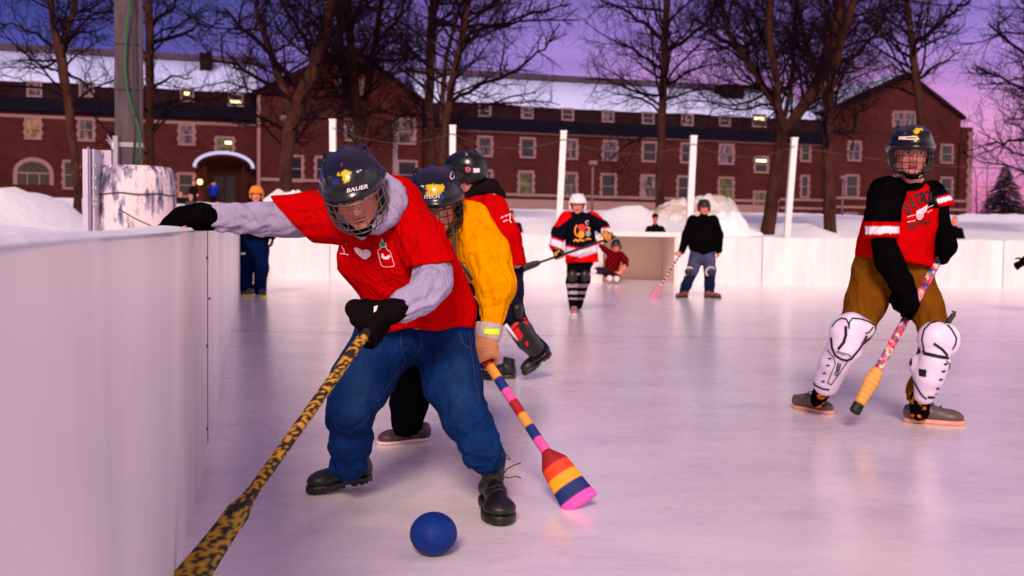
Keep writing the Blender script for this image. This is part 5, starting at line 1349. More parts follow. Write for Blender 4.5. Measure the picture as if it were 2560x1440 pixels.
def ybh(t, k, p):
    n = vnoise(p[None]*95)[0]+.7*vnoise(p[None]*190+4)[0]; return lin(180, 138, 20) if n > .1 else KT
A0 = P(945, 790, 3.285); B0 = st_a+(st_b-st_a)*.70
broom('broom', 'long broom wrapped in black and yellow patterned tape, held by the red tee player', (A0, B0), .0175, yb,
      [(0, .0185, .0185), (.03, .021, .02), (.075, .034, .026), (.13, .034, .026), (.2, .038, .024), (.34, .05, .022), (.42, .052, .02)], ybh)
# ball
m, nt, bb = newmat('ball_rubber')
n1 = noise(nt, coords(nt), 30, 5); cc = ramp(nt, n1, [(.3, lin(0, 34, 104)), (.7, lin(2, 46, 128))]); sf = noise(nt, coords(nt, (1, 1, 4), rot=(.5, .3, 0)), 22, 5, .8)
nt.links.new(mix(nt, ramp(nt, sf, [(.62, (0, 0, 0)), (.74, (.4,)*3)]), cc, lin(90, 120, 170)), bb.inputs['Base Color']); bb.inputs['Roughness'].default_value = .6; bb.inputs['Specular IOR Level'].default_value = .2; bump(nt, bb, noise(nt, coords(nt), 220, 3), .3, .0015)
D = gD(1088, 1381)*1.0; r = PX(57.5, D); c = P(1088, 1329, D+r*.6); c[2] = r*.93
bm = bmesh.new(); bmesh.ops.create_icosphere(bm, subdivisions=5, radius=r); V = np.array([v.co[:] for v in bm.verts])*[1.02, 1.02, .92]; c[1] -= .07; c[0] += .02*0; F = [tuple(v.index for v in f.verts) for f in bm.faces]; bm.free()
o = mesh_obj('ball', V+np.array([c[0], c[1], r*.92]), F, m, None, True); set_origin(o, (c[0], c[1], r*.92)); tag(o, 'blue rubber ball lying on the ice in front of the red tee player', 'ball')
# ================================================================== generic builder for the other people
def crouch_cut(b, pt, d, r=.2): b.box(pt+unit(d)*r, (r*1.3, r, r*1.3), frame(d, (0, 1, 0) if abs(unit(d)[1]) < .9 else (0, 0, 1)), 0, .002, 's')
def figure(label, hc, fwd, up, hs, tops, legs, topcol, legcol, h, foot, topfold=.008, legfold=.008, hands=(), skin=lin(200, 125, 105), hair=lin(40, 26, 22), neck=None, legmat='denim', torso_sq=.74, topname='sweater', legname='trousers', cutlegs=True, hemcut=None, hd=.26, group='players on the rink', bh=None):
    """tops/legs: lists of (chain, squash); first of each is the trunk / seat"""
    c = P(*hc); R = frame(fwd, up); b = S(bh or h, .02); head_ops(b, c, R, hs)
    b.cone(LW(c, R, hs, (0, -.03, -.06)), .054*hs, P(*neck) if neck else P(*tops[0][0][:3]), .06*hs, .03)
    for i, ch in enumerate(tops+legs):
        Q = [(P(*p[:3]), PX(p[3], p[2])*(.60 if i in (0, len(tops)) else .55)) for p in ch]
        if i == 0: Q[-1] = (Q[-1][0], Q[-1][1]*.66)
        for (a, ra), (c_, rb) in zip(Q, Q[1:]): b.cone(a, ra, c_, rb, .03, torso_sq if i in (0, len(tops)) else None)
    for fn in hands: fn(b)
    o = person(label, c, R, hs, b, foot, head_col(c, R, hs, skin, hair=hair), group)
    t = S(h, .03)
    for i, ch in enumerate(tops): t.chain(ch, .045, torso_sq if i == 0 else None, wr=(topfold, 7, 2.2, i*3+1))
    if hemcut:
        (x0, y0), (x1, y1), D = hemcut; q1, q2 = P(x0, y0, D), P(x1, y1, D); n = unit(np.cross(q2-q1, CF)); n = n if n[2] < 0 else -n
        m = (q1+q2)/2; t.box(m+n*.15, (np.linalg.norm(q2-q1)*.5+.05, .15, hd), frame(n, CF), 0, .002, 's')
    to = build(topname, t, M['cloth'], o, topcol)
    l = S(h, .03)
    for i, ch in enumerate(legs): l.chain(ch, .04, torso_sq if i == 0 else None, wr=(legfold, 10, 1.8, i*5+2))
    if cutlegs:
        for ch in legs[1:]:
            a, q = P(*ch[-2][:3]), P(*ch[-1][:3]); crouch_cut(l, q, q-a, .12)
    lo = build(legname, l, M[legmat], o, legcol)
    return o, to, lo, c, R
def shoe_at(par, toe_px, fd, L, **kw):
    toe = G(*toe_px) if len(toe_px) == 2 else P(*toe_px); fd = unit(fd); hl = toe-fd*L
    if len(toe_px) == 2: hl[2] = kw.pop('lift', 0.0)
    return shoe(par, hl, fd, L, **kw)
Y = lin(205, 175, 20)
# ------------------------------------------------------------------ yellow sweater
AMB = lin(238, 150, 0)
D2 = 4.45; arm = [(1165, 560, 4.42, 62), (1215, 640, 4.32, 60), (1238, 715, 4.26, 50), (1232, 800, 4.22, 31)]
tops = [[(1122, 586, 4.5, 76), (1135, 640, 4.5, 80), (1140, 700, 4.5, 68), (1142, 745, 4.5, 58)], arm, [(1090, 560, 4.5, 60), (1060, 650, 4.45, 44), (1055, 740, 4.4, 36)]]
legs = [[(1130, 760, 4.52, 72), (1130, 810, 4.55, 76)], [(1095, 830, 4.6, 64), (1035, 930, 4.65, 50), (1022, 1010, 4.72, 44), (1016, 1070, 4.8, 37)], [(1150, 830, 4.6, 60), (1155, 930, 4.6, 46), (1165, 1060, 4.75, 36)]]
gl = P(1213, 884, 4.17); b0, b1 = P(1196, 872, 4.20), P(1366, 1130, 3.86); bd = unit(b0-b1)
p2, t2, l2, c2, R2 = figure('person in mustard yellow sweater crouching right behind the red tee player', (1090, 508, 4.28), (.16, -.93, -.34), (-.12, 0, 1), 1.02, tops, legs, AMB, lin(10, 10, 16), .0075, G(1080, 1110), .016, .012,
    [lambda b: grip(b, gl, bd, (.25, -.9, .3), .95, wrist=P(1222, 845, 4.2))], skin=lin(205, 130, 108), neck=(1115, 560, 4.45), hemcut=((1080, 742), (1205, 738), 4.52), hd=.15, topname='sweater', legmat='cloth', bh=.0065)
hel = helmet(p2, c2, R2, 1.05, .0055, lin(12, 14, 24), [(.0, .095, .032, .020, Y, .9), (.02, .08, .03, .008, Y, .9), (-.015, .066, .012, .01, lin(20, 50, 140), .9)], cage='wireblack', seed=9)
T = bvh_of(hel); decal('brand_lettering', [(xf(text2d('iTECH', 1, .03), 1080, 492, 14, 12, -3), lin(225, 215, 225))], T, hel, .012, .002)
decal('side_emblem', [(stroke2d([(1128, 432), (1133, 428), (1136, 436), (1134, 446), (1128, 448), (1125, 442)], 2, True), lin(210, 205, 215))], T, hel, .012, .002)
mb = MB(); mb.tube([P(1128, 560, 4.17), P(1136, 590, 4.16), P(1136, 620, 4.15), P(1140, 650, 4.15), P(1162, 672, 4.16), P(1180, 700, 4.17)], .008, 6); mb.build('lanyard', M['cable'], p2, True)
b = S(.006, .01); b.chain([(1224, 812, 4.21, 35), (1218, 846, 4.2, 33)], .01); crouch_cut(b, P(1225, 808, 4.21), P(1225, 808, 4.21)-P(1219, 850, 4.2), .08); crouch_cut(b, P(1218, 851, 4.2), -(P(1225, 808, 4.21)-P(1219, 850, 4.2)), .08)
cf = build('glove_cuff', b, M['cloth'], p2, lin(190, 172, 172)); T = bvh_of(cf)
decal('reflective_bar', [(poly2d([(1210, 822), (1249, 822), (1248, 837), (1210, 835)]), lin(215, 255, 30))], T, cf, .01, .002)
b = S(.006, .012); grip(b, gl, bd, (.25, -.9, .3), 1.3, .017, k=.006, fr=.0115, wrist=P(1218, 850, 4.2)); b.ell(P(1216, 868, 4.17), (.052, .045, .045), k=.02)
build('work_glove', b, M['cloth'], p2, lin(196, 134, 92))
T = bvh_of(l2)
b = S(.0075, .02); b.chain([(1168, 752, 4.44, 46), (1172, 800, 4.46, 44)], .02, .8); sh = build('hockey_shorts', b, M['cloth'], l2, lin(10, 9, 14))
T = bvh_of(sh, l2); decal('shorts_lettering', [(xf(text2d('HO', 1, .03), 1193, 742, 19, 22, -3), lin(235, 225, 230)), (poly2d([(1197, 755), (1206, 752), (1205, 785), (1199, 788)]), lin(235, 225, 230))], T, sh, .012, .003)
T = bvh_of(t2); decal('chest_mark', [(stroke2d([(1158, 685), (1164, 680), (1163, 698)], 2), lin(30, 20, 15))], T, t2, .012, .003)
shoe_at(p2, (944, 1112), (-.85, -.52, 0), .28, h=.006, col=lin(70, 42, 50), sole=lin(215, 190, 180), thick=.014, name='slip_on_shoe')
shoe_at(p2, (1150, 1100), (-.5, -.85, 0), .28, h=.007, col=lin(70, 42, 50), sole=lin(215, 190, 180), thick=.014, name='slip_on_shoe')
# striped broom
RNB = [lin(165, 15, 30), lin(235, 160, 60), lin(12, 40, 110), lin(240, 85, 170)]
def rb(t, k):
    if t < .19: return RNB[0]
    return RNB[1+int((t-.19)/.81*7.999+0) % 4] if False else RNB[[1, 2, 3, 0, 1, 2, 3][min(6, int((t-.19)/.81*7))]]
HB = [lin(150, 10, 25), lin(225, 65, 20), lin(240, 165, 20), lin(8, 35, 105), lin(250, 80, 180)]
def rbh(t, k, p): return HB[min(4, int((t*1.0)**1.0*5.2-.4) if t > .12 else 0)]
e = broom('broom', 'colourful striped broom with flared pink tipped head, held by the yellow sweater player', (b0, b1), .0205, rb,
      [(0, .021, .021), (.02, .032, .026), (.06, .056, .028), (.12, .062, .024), (.2, .066, .02), (.255, .074, .017), (.262, .07, .010)], rbh, fr=CR*.85+CU*.45)
# ------------------------------------------------------------------ red jersey, walking away
D3 = 6.9
tops = [[(1185, 500, D3, 44), (1215, 540, D3, 56), (1240, 600, D3, 62), (1252, 655, D3, 60)], [(1232, 520, D3-.1, 36), (1262, 590, D3-.15, 38), (1290, 655, D3-.12, 30)], [(1180, 520, D3+.1, 32), (1150, 600, D3+.1, 30), (1140, 660, 6.9, 24)]]
legs = [[(1258, 680, D3, 52), (1255, 715, D3, 52)], [(1268, 720, D3, 40), (1276, 780, D3-.05, 32), (1308, 835, D3+.1, 26), (1352, 880, D3+.2, 24)], [(1240, 720, D3, 40), (1220, 800, D3-.1, 32), (1216, 870, D3, 26), (1218, 915, D3+.05, 22)]]
DEN = lin(22, 24, 48)
p3, t3, l3, c3, R3 = figure('person seen from behind in red jersey with dark hood, striding away left', (1160, 436, 6.85), (-.93, .33, -.12), (0, 0, 1), 1.06, tops, legs, RED, DEN, .011, G(1222, 945), .016, .014, skin=lin(215, 130, 105), neck=(1185, 480, 6.88), hemcut=((1200, 668), (1318, 664), D3), topname='jersey', bh=.009)
hel = helmet(p3, c3, R3, 1.12, .0085, lin(10, 11, 18), None, cage=None, seed=9)
T = bvh_of(hel)
decal('round_sticker', [(poly2d([(1170+7*math.cos(a), 424+7*math.sin(a)) for a in np.linspace(0, 6.28, 15)[:-1]]), lin(200, 80, 80)), (poly2d([(1171+4*math.cos(a), 423+4*math.sin(a)) for a in np.linspace(0, 6.28, 13)[:-1]]), lin(60, 90, 170))], T, hel, .02, .004)
decal('name_sticker', [(poly2d([(1183, 421), (1199, 421), (1199, 431), (1184, 432)]), lin(225, 215, 225))], T, hel, .02, .004)
b = S(.010, .02); b.chain([(1172, 486, 6.85, 16), (1190, 470, 6.84, 20), (1225, 470, 6.85, 22), (1250, 488, 6.88, 15)], .03, wr=(.01, 9, 2, 1)); build('hood', b, M['cloth'], p3, lin(26, 20, 24))
T = bvh_of(t3); decal('sleeve_number', [(stroke2d([(1253, 545), (1258, 541)], 2.4), WH), (stroke2d([(1259, 554), (1268, 550)], 2.4), WH), (stroke2d([(1262, 541), (1276, 535), (1274, 552), (1278, 556)], 2.4), WH), (stroke2d([(1226, 482), (1238, 486)], 3), WH)], T, t3, .02, .004)
b = S(.009, .015); b.ell(P(1296, 776, 6.75), (.034, .05, .06), k=.02); b.ell(P(1290, 770, 6.75), (.03, .05, .04), k=.02); build('knee_pad', b, M['pad'], l3, lin(12, 9, 10))
b = S(.009, .015); b.chain([(1292, 812, 6.86, 29), (1318, 850, 6.95, 28), (1338, 872, 7.0, 24)], .01); crouch_cut(b, P(1288, 800, 6.8), P(1288, 800, 6.8)-P(1318, 850, 6.95)); crouch_cut(b, P(1342, 878, 7.0), P(1342, 878, 7.0)-P(1318, 850, 6.95))
sp = build('shin_guard', b, M['pad'], l3, lin(12, 10, 14)); T = bvh_of(sp)
for pl in ([(1277, 817), (1292, 805), (1297, 808), (1282, 824)], [(1280, 832), (1294, 817), (1308, 838), (1301, 852)], [(1312, 855), (1318, 852), (1322, 862), (1316, 866)], [(1306, 806), (1316, 802), (1322, 814)], [(1302, 797), (1312, 794), (1316, 799)]):
    decal('guard_patch', [(poly2d(pl), lin(225, 15, 12))], T, sp, .02, .004)
mb = MB(); mb.tube([P(1264, 812, 6.75), P(1285, 838, 6.82), P(1305, 858, 6.9), P(1320, 872, 6.95)], .012, 6); mb.build('white_edge', M['whitepaint'], sp, True)
# lifted boot showing its sole
toe = P(1310, 940, 7.08); fd = unit(P(1310, 940, 7.02)-P(1378, 886, 7.12)); upv = unit(-CF*.5+CR*-.75+CU*.35)
shoe(p3, toe-fd*.27, fd, .27, upv*1.0+0*CF, .03, col=lin(32, 24, 26), sole=lin(22, 18, 20), tread=True, thick=.035, h=.008, name='boot')
shoe_at(p3, (1196, 948), (-.8, -.25, 0), .28, h=.009, col=lin(22, 18, 20), sole=lin(40, 34, 36), shaft=.04, thick=.03, name='boot')
# ------------------------------------------------------------------ right player
D4 = 5.6; KH = lin(112, 66, 14)
st0, st1 = P(2352, 640, 5.52), P(2196, 922, 5.42); sd4 = unit(st0-st1)
def tcol(V):
    x, y = pxy(V); C = np.tile(np.array(RED), (len(V), 1)); d = (V-CO)@CF
    # raglan sleeves and neck band belong to the shirt: black cloth
    C[(x < 2236+(y-460)*-.05) & (y < 556) & (x > 2172-(y-420)*.02)] = BLK; C[(((x-2278)/40)**2+((y-445)/34)**2 < 1) & (((x-2278)/30)**2+((y-440)/24)**2 > 0)] = BLK; C[(x > 2330-(y-420)*.12) & (y < 520)] = BLK
    return C
tops = [[(2277, 466, D4-.02, 34), (2275, 512, D4, 60), (2262, 545, D4, 78), (2245, 580, D4, 86), (2238, 635, D4, 92), (2240, 665, D4, 94)]]
arms4 = [(2216, 486, 5.55, 42), (2205, 540, 5.46, 41), (2206, 600, 5.40, 37)]; arm4b = [(2328, 486, 5.63, 36), (2345, 512, 5.62, 31), (2352, 527, 5.62, 29)]
fore4 = [(2208, 600, 5.40, 29), (2222, 650, 5.38, 33), (2256, 710, 5.36, 28), (2270, 748, 5.36, 24)]; fore4b = [(2348, 505, 5.62, 24), (2352, 560, 5.60, 22), (2362, 595, 5.56, 22)]
legs = [[(2196, 665, 5.62, 60), (2268, 668, 5.62, 60)], [(2188, 690, 5.62, 57), (2165, 755, 5.58, 48), (2142, 815, 5.55, 40), (2098, 890, 5.65, 30), (2062, 965, 5.75, 24)], [(2280, 700, 5.62, 54), (2312, 765, 5.56, 42), (2338, 830, 5.50, 36), (2328, 900, 5.52, 32), (2298, 975, 5.56, 27), (2294, 1005, 5.57, 25)]]
gl4 = P(2272, 772, 5.44); gl4b = P(2352, 634, 5.52)
p4, t4, l4, c4, R4 = figure('person in red tee with black white striped sleeves, khaki trousers and white shin pads', (2277, 382, 5.5), (-.16, -.97, -.12), (.03, 0, 1), 1.06, [tops[0]], legs, tcol, KH, .0085, G(2200, 1050), .012, .012,
    [lambda b: [b.cone(P(*u[:3]), PX(u[3], u[2])*.6, P(*v[:3]), PX(v[3], v[2])*.6, .03) for ch in (arms4, arm4b, fore4, fore4b) for u, v in zip(ch, ch[1:])],
     lambda b: grip(b, gl4, sd4, (-.3, -.9, .1), .92, wrist=P(2270, 745, 5.37)), lambda b: grip(b, gl4b, sd4, (.8, -.5, .2), .92, wrist=P(2362, 597, 5.55))], skin=lin(205, 130, 115), neck=(2280, 455, 5.58), hemcut=((2130, 640), (2335, 672), D4), topname='tee_shirt', legmat='cloth', bh=.0075)
def sleevecol(V):
    x, y = pxy(V); C = np.tile(np.array(BLK), (len(V), 1)); C[(y > 555)] = RED; C[(y > 566) & (y < 584)] = lin(232, 222, 235); return C
b = S(.0085, .03); b.chain([(2246, 474, 5.60, 26), (2226, 482, 5.58, 36)]+arms4+[(2206, 640, 5.38, 36)], .04, wr=(.010, 8, 2, 3)); crouch_cut(b, P(2206, 598, 5.40), P(2206, 640, 5.39)-P(2206, 598, 5.40), .12); build('sleeve', b, M['cloth'], t4, sleevecol)
def sleevecol2(V):
    x, y = pxy(V); C = np.tile(np.array(BLK), (len(V), 1)); C[(y > 490+(2350-x)*.3)] = RED; C[(y > 496+(2350-x)*.3) & (y < 508+(2350-x)*.3)] = lin(232, 222, 235); return C
b = S(.0085, .03); b.chain(arm4b+[(2356, 545, 5.62, 28)], .04, wr=(.008, 8, 2, 3)); crouch_cut(b, P(2352, 517, 5.62), (.1, 0, -1), .12); build('sleeve', b, M['cloth'], t4, sleevecol2)
b = S(.0085, .03); b.chain(fore4, .03, wr=(.010, 12, 1.8, 3)); build('undersleeve', b, M['cloth'], p4, BLK)
b = S(.0085, .03); b.chain(fore4b, .03, wr=(.008, 12, 1.8, 3)); build('undersleeve', b, M['cloth'], p4, BLK)
b = S(.0065, .012); grip(b, gl4, sd4, (-.3, -.9, .1), 1.25, .017, fr=.0112, wrist=P(2268, 740, 5.37)); b.chain([(2266, 735, 5.36, 27), (2270, 762, 5.38, 27)], .02); build('glove', b, M['cloth'], p4, lin(8, 7, 8))
b = S(.0065, .012); grip(b, gl4b, sd4, (.8, -.5, .2), 1.25, .017, fr=.0112, wrist=P(2362, 595, 5.55)); b.chain([(2360, 585, 5.55, 25), (2366, 615, 5.50, 27)], .02); build('glove', b, M['cloth'], p4, lin(8, 7, 8))
hel = helmet(p4, c4, R4, 1.06, .0062, lin(10, 11, 16), [(.0, .11, .03, .012, Y, .2), (.02, .085, .022, .008, Y, .3), (-.02, .125, .03, .01, Y, .2)], cage='wireblack', seed=5)
T = bvh_of(hel); decal('front_badge', [(poly2d([(2248, 341), (2290, 341), (2296, 350), (2246, 349)]), lin(220, 205, 190)), (stroke2d([(2266, 345), (2290, 345)], 3), lin(60, 40, 30)), (poly2d([(2290, 341), (2296, 343), (2299, 351), (2293, 349)]), Y)], T, hel, .012, .003)
T = bvh_of(t4)
k4 = lambda pts: [(2140+x/3.43, 280+y/3.43) for x, y in pts]
for ch, x, y, a in (('D', 437, 835, -38), ('E', 487, 785, -24), ('T', 532, 757, -14), ('R', 572, 742, -8), ('O', 612, 732, -6), ('I', 645, 727, -2), ('T', 676, 730, 2)):
    q = k4([(x, y)])[0]; decal('print_letter', [(xf(text2d(ch, 1, .04), q[0], q[1], 21, 40, a), lin(20, 12, 22))], T, t4, .012, .003)
decal('print_words', [(xf(text2d('RED', 1, .02), *k4([(486, 985)])[0], 13, 26, -5), lin(60, 5, 12)), (xf(text2d('WINGS', 1, .02), *k4([(582, 948)])[0], 10, 23, -12), lin(70, 5, 12))], T, t4, .012, .003)
decal('print_winged_wheel', [(poly2d(k4([(515, 880), (520, 850), (545, 835), (570, 825), (614, 795), (608, 830), (600, 855), (580, 872), (575, 900), (560, 920), (538, 925), (522, 912)])), WH)], T, t4, .012, .003)
decal('print_wheel_rings', [(stroke2d([(q[0], q[1]) for q in k4([(548+r*1.0*math.cos(a), 893+r*math.sin(a)) for a in np.linspace(0, 6.28, 14)[:-1]])], .9, True), RED) for r in (11, 20)]+[(stroke2d(k4([(560, 860), (600, 830)]), .9), RED), (stroke2d(k4([(570, 875), (595, 855)]), .9), RED)], T, t4, .01, .0042)
decal('print_speed_lines', [(stroke2d(k4(q), 1.5), WH) for q in ([(440, 900), (505, 883)], [(440, 945), (505, 930)], [(618, 818), (660, 800)], [(615, 862), (650, 838)])], T, t4, .012, .003)
# shin pads
PW = lin(222, 208, 232)
def pad(chn, cap, name, bands):
    b = S(.007, .015); b.chain(chn, .01); 
    for cc, rr in cap: b.ell(P(*cc), rr, k=.02)
    o = build(name, b, M['pad'], p4, PW); T = bvh_of(o); return o, T
o, T = pad([(2128, 818, 5.44, 38), (2112, 870, 5.46, 42), (2088, 905, 5.52, 38), (2066, 958, 5.62, 32)], [((2108, 825, 5.46), (.075, .06, .075)), ((2152, 822, 5.44), (.075, .06, .06))], 'shin_pad', 0)
BK = lin(14, 12, 14); kk = lambda pts: [(1990+x/4.364, 760+y/4.364) for x, y in pts]
decal('pad_trim', [(stroke2d(kk([(395, 245), (440, 185), (500, 155), (550, 165), (575, 215), (580, 265), (585, 195), (620, 155), (720, 165), (800, 195), (855, 235), (800, 305), (760, 320)]), 3.2), BK)], T, o, .015, .004)
decal('pad_trim', [(stroke2d(kk([(545, 250), (545, 340), (520, 420), (465, 488)]), 7), BK)], T, o, .015, .004)
decal('pad_trim', [(stroke2d(kk([(385, 370), (395, 480), (430, 560), (500, 605), (560, 615), (605, 595), (700, 480), (770, 350)]), 5), BK)], T, o, .015, .004)
decal('pad_trim', [(stroke2d(kk([(345, 500), (415, 590), (430, 650), (345, 860), (385, 880), (560, 630)]), 2), BK)], T, o, .015, .004)
decal('pad_trim', [(stroke2d(kk([(185, 830), (205, 885), (290, 925), (360, 935)]), 4), BK)], T, o, .015, .004)
for q in ((372, 595), (350, 670), (310, 755), (298, 845)): decal('pad_slot', [(xf(poly2d([(-1, -.4), (0, -.5), (1, .4), (0, .5)]), *kk([q])[0], 6, 5, 30), BK)], T, o, .012, .004)
decal('pad_lettering', [(xf(text2d('ZERO', 1, .04), *kk([(455, 710)])[0], 13, 13, 105), BK)], T, o, .01, .004); decal('pad_lettering', [(xf(text2d('VENDETTA', 1, .02), *kk([(520, 545)])[0], 8, 9, 17), BK)], T, o, .01, .004)
o, T = pad([(2336, 905, 5.40, 38), (2322, 940, 5.42, 36), (2312, 985, 5.46, 26)], [((2338, 848, 5.42), (.095, .085, .10)), ((2370, 850, 5.42), (.06, .075, .09)), ((2296, 915, 5.46), (.05, .05, .065))], 'shin_pad', 0)
decal('pad_trim', [(stroke2d(kk([(1300, 520), (1400, 520), (1375, 380), (1400, 280), (1470, 205), (1560, 185), (1640, 215), (1700, 280), (1750, 370), (1740, 440), (1710, 490)]), 3.6), BK)], T, o, .015, .004)
decal('pad_trim', [(stroke2d(kk([(1330, 520), (1450, 550), (1560, 575), (1690, 595)]), 8), BK)], T, o, .015, .004)
decal('pad_trim', [(stroke2d(kk([(1510, 435), (1590, 490), (1650, 560)]), 6), BK)], T, o, .015, .004)
decal('pad_trim', [(stroke2d(kk([(1255, 660), (1255, 560), (1300, 530)]), 6), BK)], T, o, .015, .004)
decal('pad_trim', [(stroke2d(kk([(1255, 790), (1310, 890), (1370, 990), (1420, 1035)]), 4), BK)], T, o, .015, .004)
decal('pad_trim', [(stroke2d(kk([(1640, 620), (1680, 650), (1655, 780), (1575, 940), (1530, 1000)]), 2), BK)], T, o, .015, .004)
decal('pad_trim', [(poly2d(kk([(1440, 1005), (1535, 1010), (1530, 1035), (1435, 1030)])), BK)], T, o, .015, .004)
decal('pad_buckle', [(poly2d(kk([(1340, 705), (1425, 720), (1420, 795), (1345, 785)])), BK)], T, o, .015, .004)
for q in ((1635, 655), (1610, 735), (1580, 825), (1548, 922), (1538, 985)): decal('pad_slot', [(xf(poly2d([(-1, -.4), (0, -.6), (1, .4), (0, .6)]), *kk([q])[0], 6, 6, 20), BK)], T, o, .012, .004)
mb = MB(); mb.tube([P(2366, 812, 5.42), P(2374, 800, 5.42), P(2384, 786, 5.42), P(2387, 780, 5.42), P(2380, 778, 5.42)], [.016, .015, .013, .008, .004], 8); mb.build('strap_end', M['black'], o, True)
SH = lin(84, 66, 66)
for toe, fd, L in (((2084, 1036), (.62, -.78, 0), .28), ((2412, 1062), (.97, -.22, 0), .325)):
    so = shoe_at(p4, toe, fd, L, h=.0065, col=SH, sole=lin(215, 150, 130), thick=.02, laces=plain('grey_lace', lin(70, 56, 58), .8), name='canvas_shoe', shaft=-.01)
def sockcol(V):
    n = vnoise(V*[38, 38, 38]); C = np.tile(np.array(lin(12, 10, 16)), (len(V), 1)); C[n > .12] = lin(215, 120, 20); C[n > .42] = lin(190, 50, 15); return C
for ch in ([(2062, 965, 5.72, 23), (2044, 1000, 5.80, 20)], [(2298, 985, 5.54, 25), (2300, 1030, 5.56, 23)]):
    b = S(.007, .01); b.chain(ch, .01); build('sock', b, M['cloth'], p4, sockcol)
CF3 = [lin(225, 30, 90), lin(20, 40, 120), lin(235, 190, 170), lin(30, 120, 140), lin(190, 30, 40), lin(230, 120, 160)]
def confetti(t, k):
    if t < .04: return BK
    i = int(t*46+k*3); j = int(k*5+i*.7); return CF3[(i*7+j*11+int(vnoise(np.array([[i*1.3, j*2.1, 0]]))[0]*5)) % 6]
broom('broom', 'confetti taped broom with tan wrapped head and black tip, held by the shin pad player', (P(2358, 628, 5.53), st1), .022, confetti,
      [(0, .024, .024), (.015, .034, .03), (.08, .042, .032), (.15, .034, .028), (.2, .03, .026), (.275, .032, .022), (.282, .02, .014)], lambda t, k, p: BK if t > .78 else tuple(v*(1+.15*math.sin(t*160)) for v in lin(215, 150, 70)), n=20)
# ------------------------------------------------------------------ white helmeted player, navy jersey
NV = lin(14, 14, 26); WJ = lin(225, 212, 232); RJ = lin(215, 8, 14)
def ln(p0, p1, x): return p0[1]+(p1[1]-p0[1])*(x-p0[0])/(p1[0]-p0[0])
def jer5(V):
    x, y = pxy(V); C = np.tile(np.array(NV), (len(V), 1))
    C[(y < 545+(1425-x)*.75) & (x < 1428) & (y < 566)] = RJ; C[(y < 527+(x-1465)*.52) & (x > 1462) & (y < 550)] = RJ
    t = (x > 1410) & (x < 1500); vy = np.where(x < 1452, 611+(x-1412)*.22, 620-(x-1452)*.32)
    C[t & (y > vy)] = RJ; C[t & (y > vy+5)] = WJ; C[t & (y > vy+24)] = RJ
    a = (x <= 1409); ya = 595+(x-1380)*.35; C[a & (y > ya-4)] = RJ; C[a & (y > ya+1)] = WJ; C[a & (y > ya+18)] = RJ
    a = (x >= 1503); ya = 572-(x-1503)*.1; C[a & (y > ya-4)] = RJ; C[a & (y > ya)] = WJ; C[a & (y > ya+14)] = RJ
    return C
D5 = 14.0
tops = [[(1446, 537, D5, 14), (1447, 562, D5, 31), (1450, 585, D5, 36), (1453, 620, D5, 40), (1455, 650, D5, 42)], [(1418, 545, D5, 19), (1398, 580, D5-.1, 19), (1391, 612, D5-.2, 17), (1394, 626, D5-.25, 14)], [(1480, 545, D5, 18), (1506, 568, D5-.1, 16), (1518, 584, D5-.25, 15)]]
legs = [[(1438, 650, D5, 24), (1462, 650, D5, 24)], [(1435, 672, D5, 18), (1430, 705, D5-.15, 15), (1432, 745, D5-.2, 12), (1434, 776, D5-.15, 10)], [(1460, 672, D5, 17), (1462, 700, D5, 14), (1452, 738, D5+.3, 11), (1446, 765, D5+.5, 10)]]
gA, gB = P(1396, 640, D5-.3), P(1519, 598, D5-.35); bdir = unit(gB-gA)
def leg5(V):
    x, y = pxy(V); C = np.tile(np.array(lin(12, 11, 18)), (len(V), 1))
    for a, b_ in ((683, 688), (710, 719), (728, 735), (745, 749)): C[(y > a) & (y < b_)] = lin(170, 150, 160)
    return C
o, t, l, c, R = figure('person in white helmet and navy jersey with red and white trim holding a black broom', (1444, 512, D5), (-.05, -.99, -.08), (0, 0, 1), 1.03, tops, legs, jer5, leg5, .012, G(1436, 788), .012, .010,
    [lambda b: grip(b, gA, bdir, (-.2, -.9, .2), .95, wrist=P(1393, 626, D5-.25)), lambda b: grip(b, gB, bdir, (.3, -.8, .4), .95, wrist=P(1517, 584, D5-.25))], skin=lin(225, 140, 125), hemcut=((1405, 658), (1505, 655), D5), topname='jersey', legmat='cloth', bh=.010)
helmet(o, c, R, 1.1, .010, lin(232, 220, 220), None, cage=None, visor=True, seed=2, groove=True)
T = bvh_of(t)
OG = lin(240, 150, 15); e5 = lambda pts: [(1360+x/8, 460+y/8) for x, y in pts]
decal('chest_emblem', [(stroke2d(e5([(655, 830), (625, 880), (620, 960), (640, 1020), (690, 1050)]), 3.4), OG), (stroke2d(e5([(850, 860), (900, 880), (905, 920)]), 4), OG)], T, t, .03, .006)
decal('chest_emblem', [(poly2d([(1360+(745+65*math.cos(a))/8, 460+(1010+72*math.sin(a))/8) for a in np.linspace(0, 6.28, 19)[:-1]]), OG)], T, t, .03, .006)
decal('chest_emblem', [(poly2d(e5([(680, 830), (730, 800), (800, 810), (840, 880), (820, 950), (760, 900), (700, 930), (675, 880)])), lin(200, 30, 20))], T, t, .03, .007)
decal('chest_emblem', [(poly2d([(1360+(880+50*math.cos(a))/8, 460+(990+60*math.sin(a))/8) for a in np.linspace(0, 6.28, 17)[:-1]]), lin(165, 150, 165))], T, t, .03, .007)
decal('chest_lettering', [(stroke2d(e5([(600, 1140), (640, 1110), (680, 1150), (720, 1105), (760, 1135), (800, 1125)]), 3.6), OG), (stroke2d(e5([(840, 1110), (880, 1090), (930, 1105)]), 3.6), OG)], T, t, .03, .006)
decal('chest_captain_mark', [(xf(text2d('C', 1, .04), 1467, 557, 12, 14, 10), lin(190, 180, 200))], T, t, .03, .006)
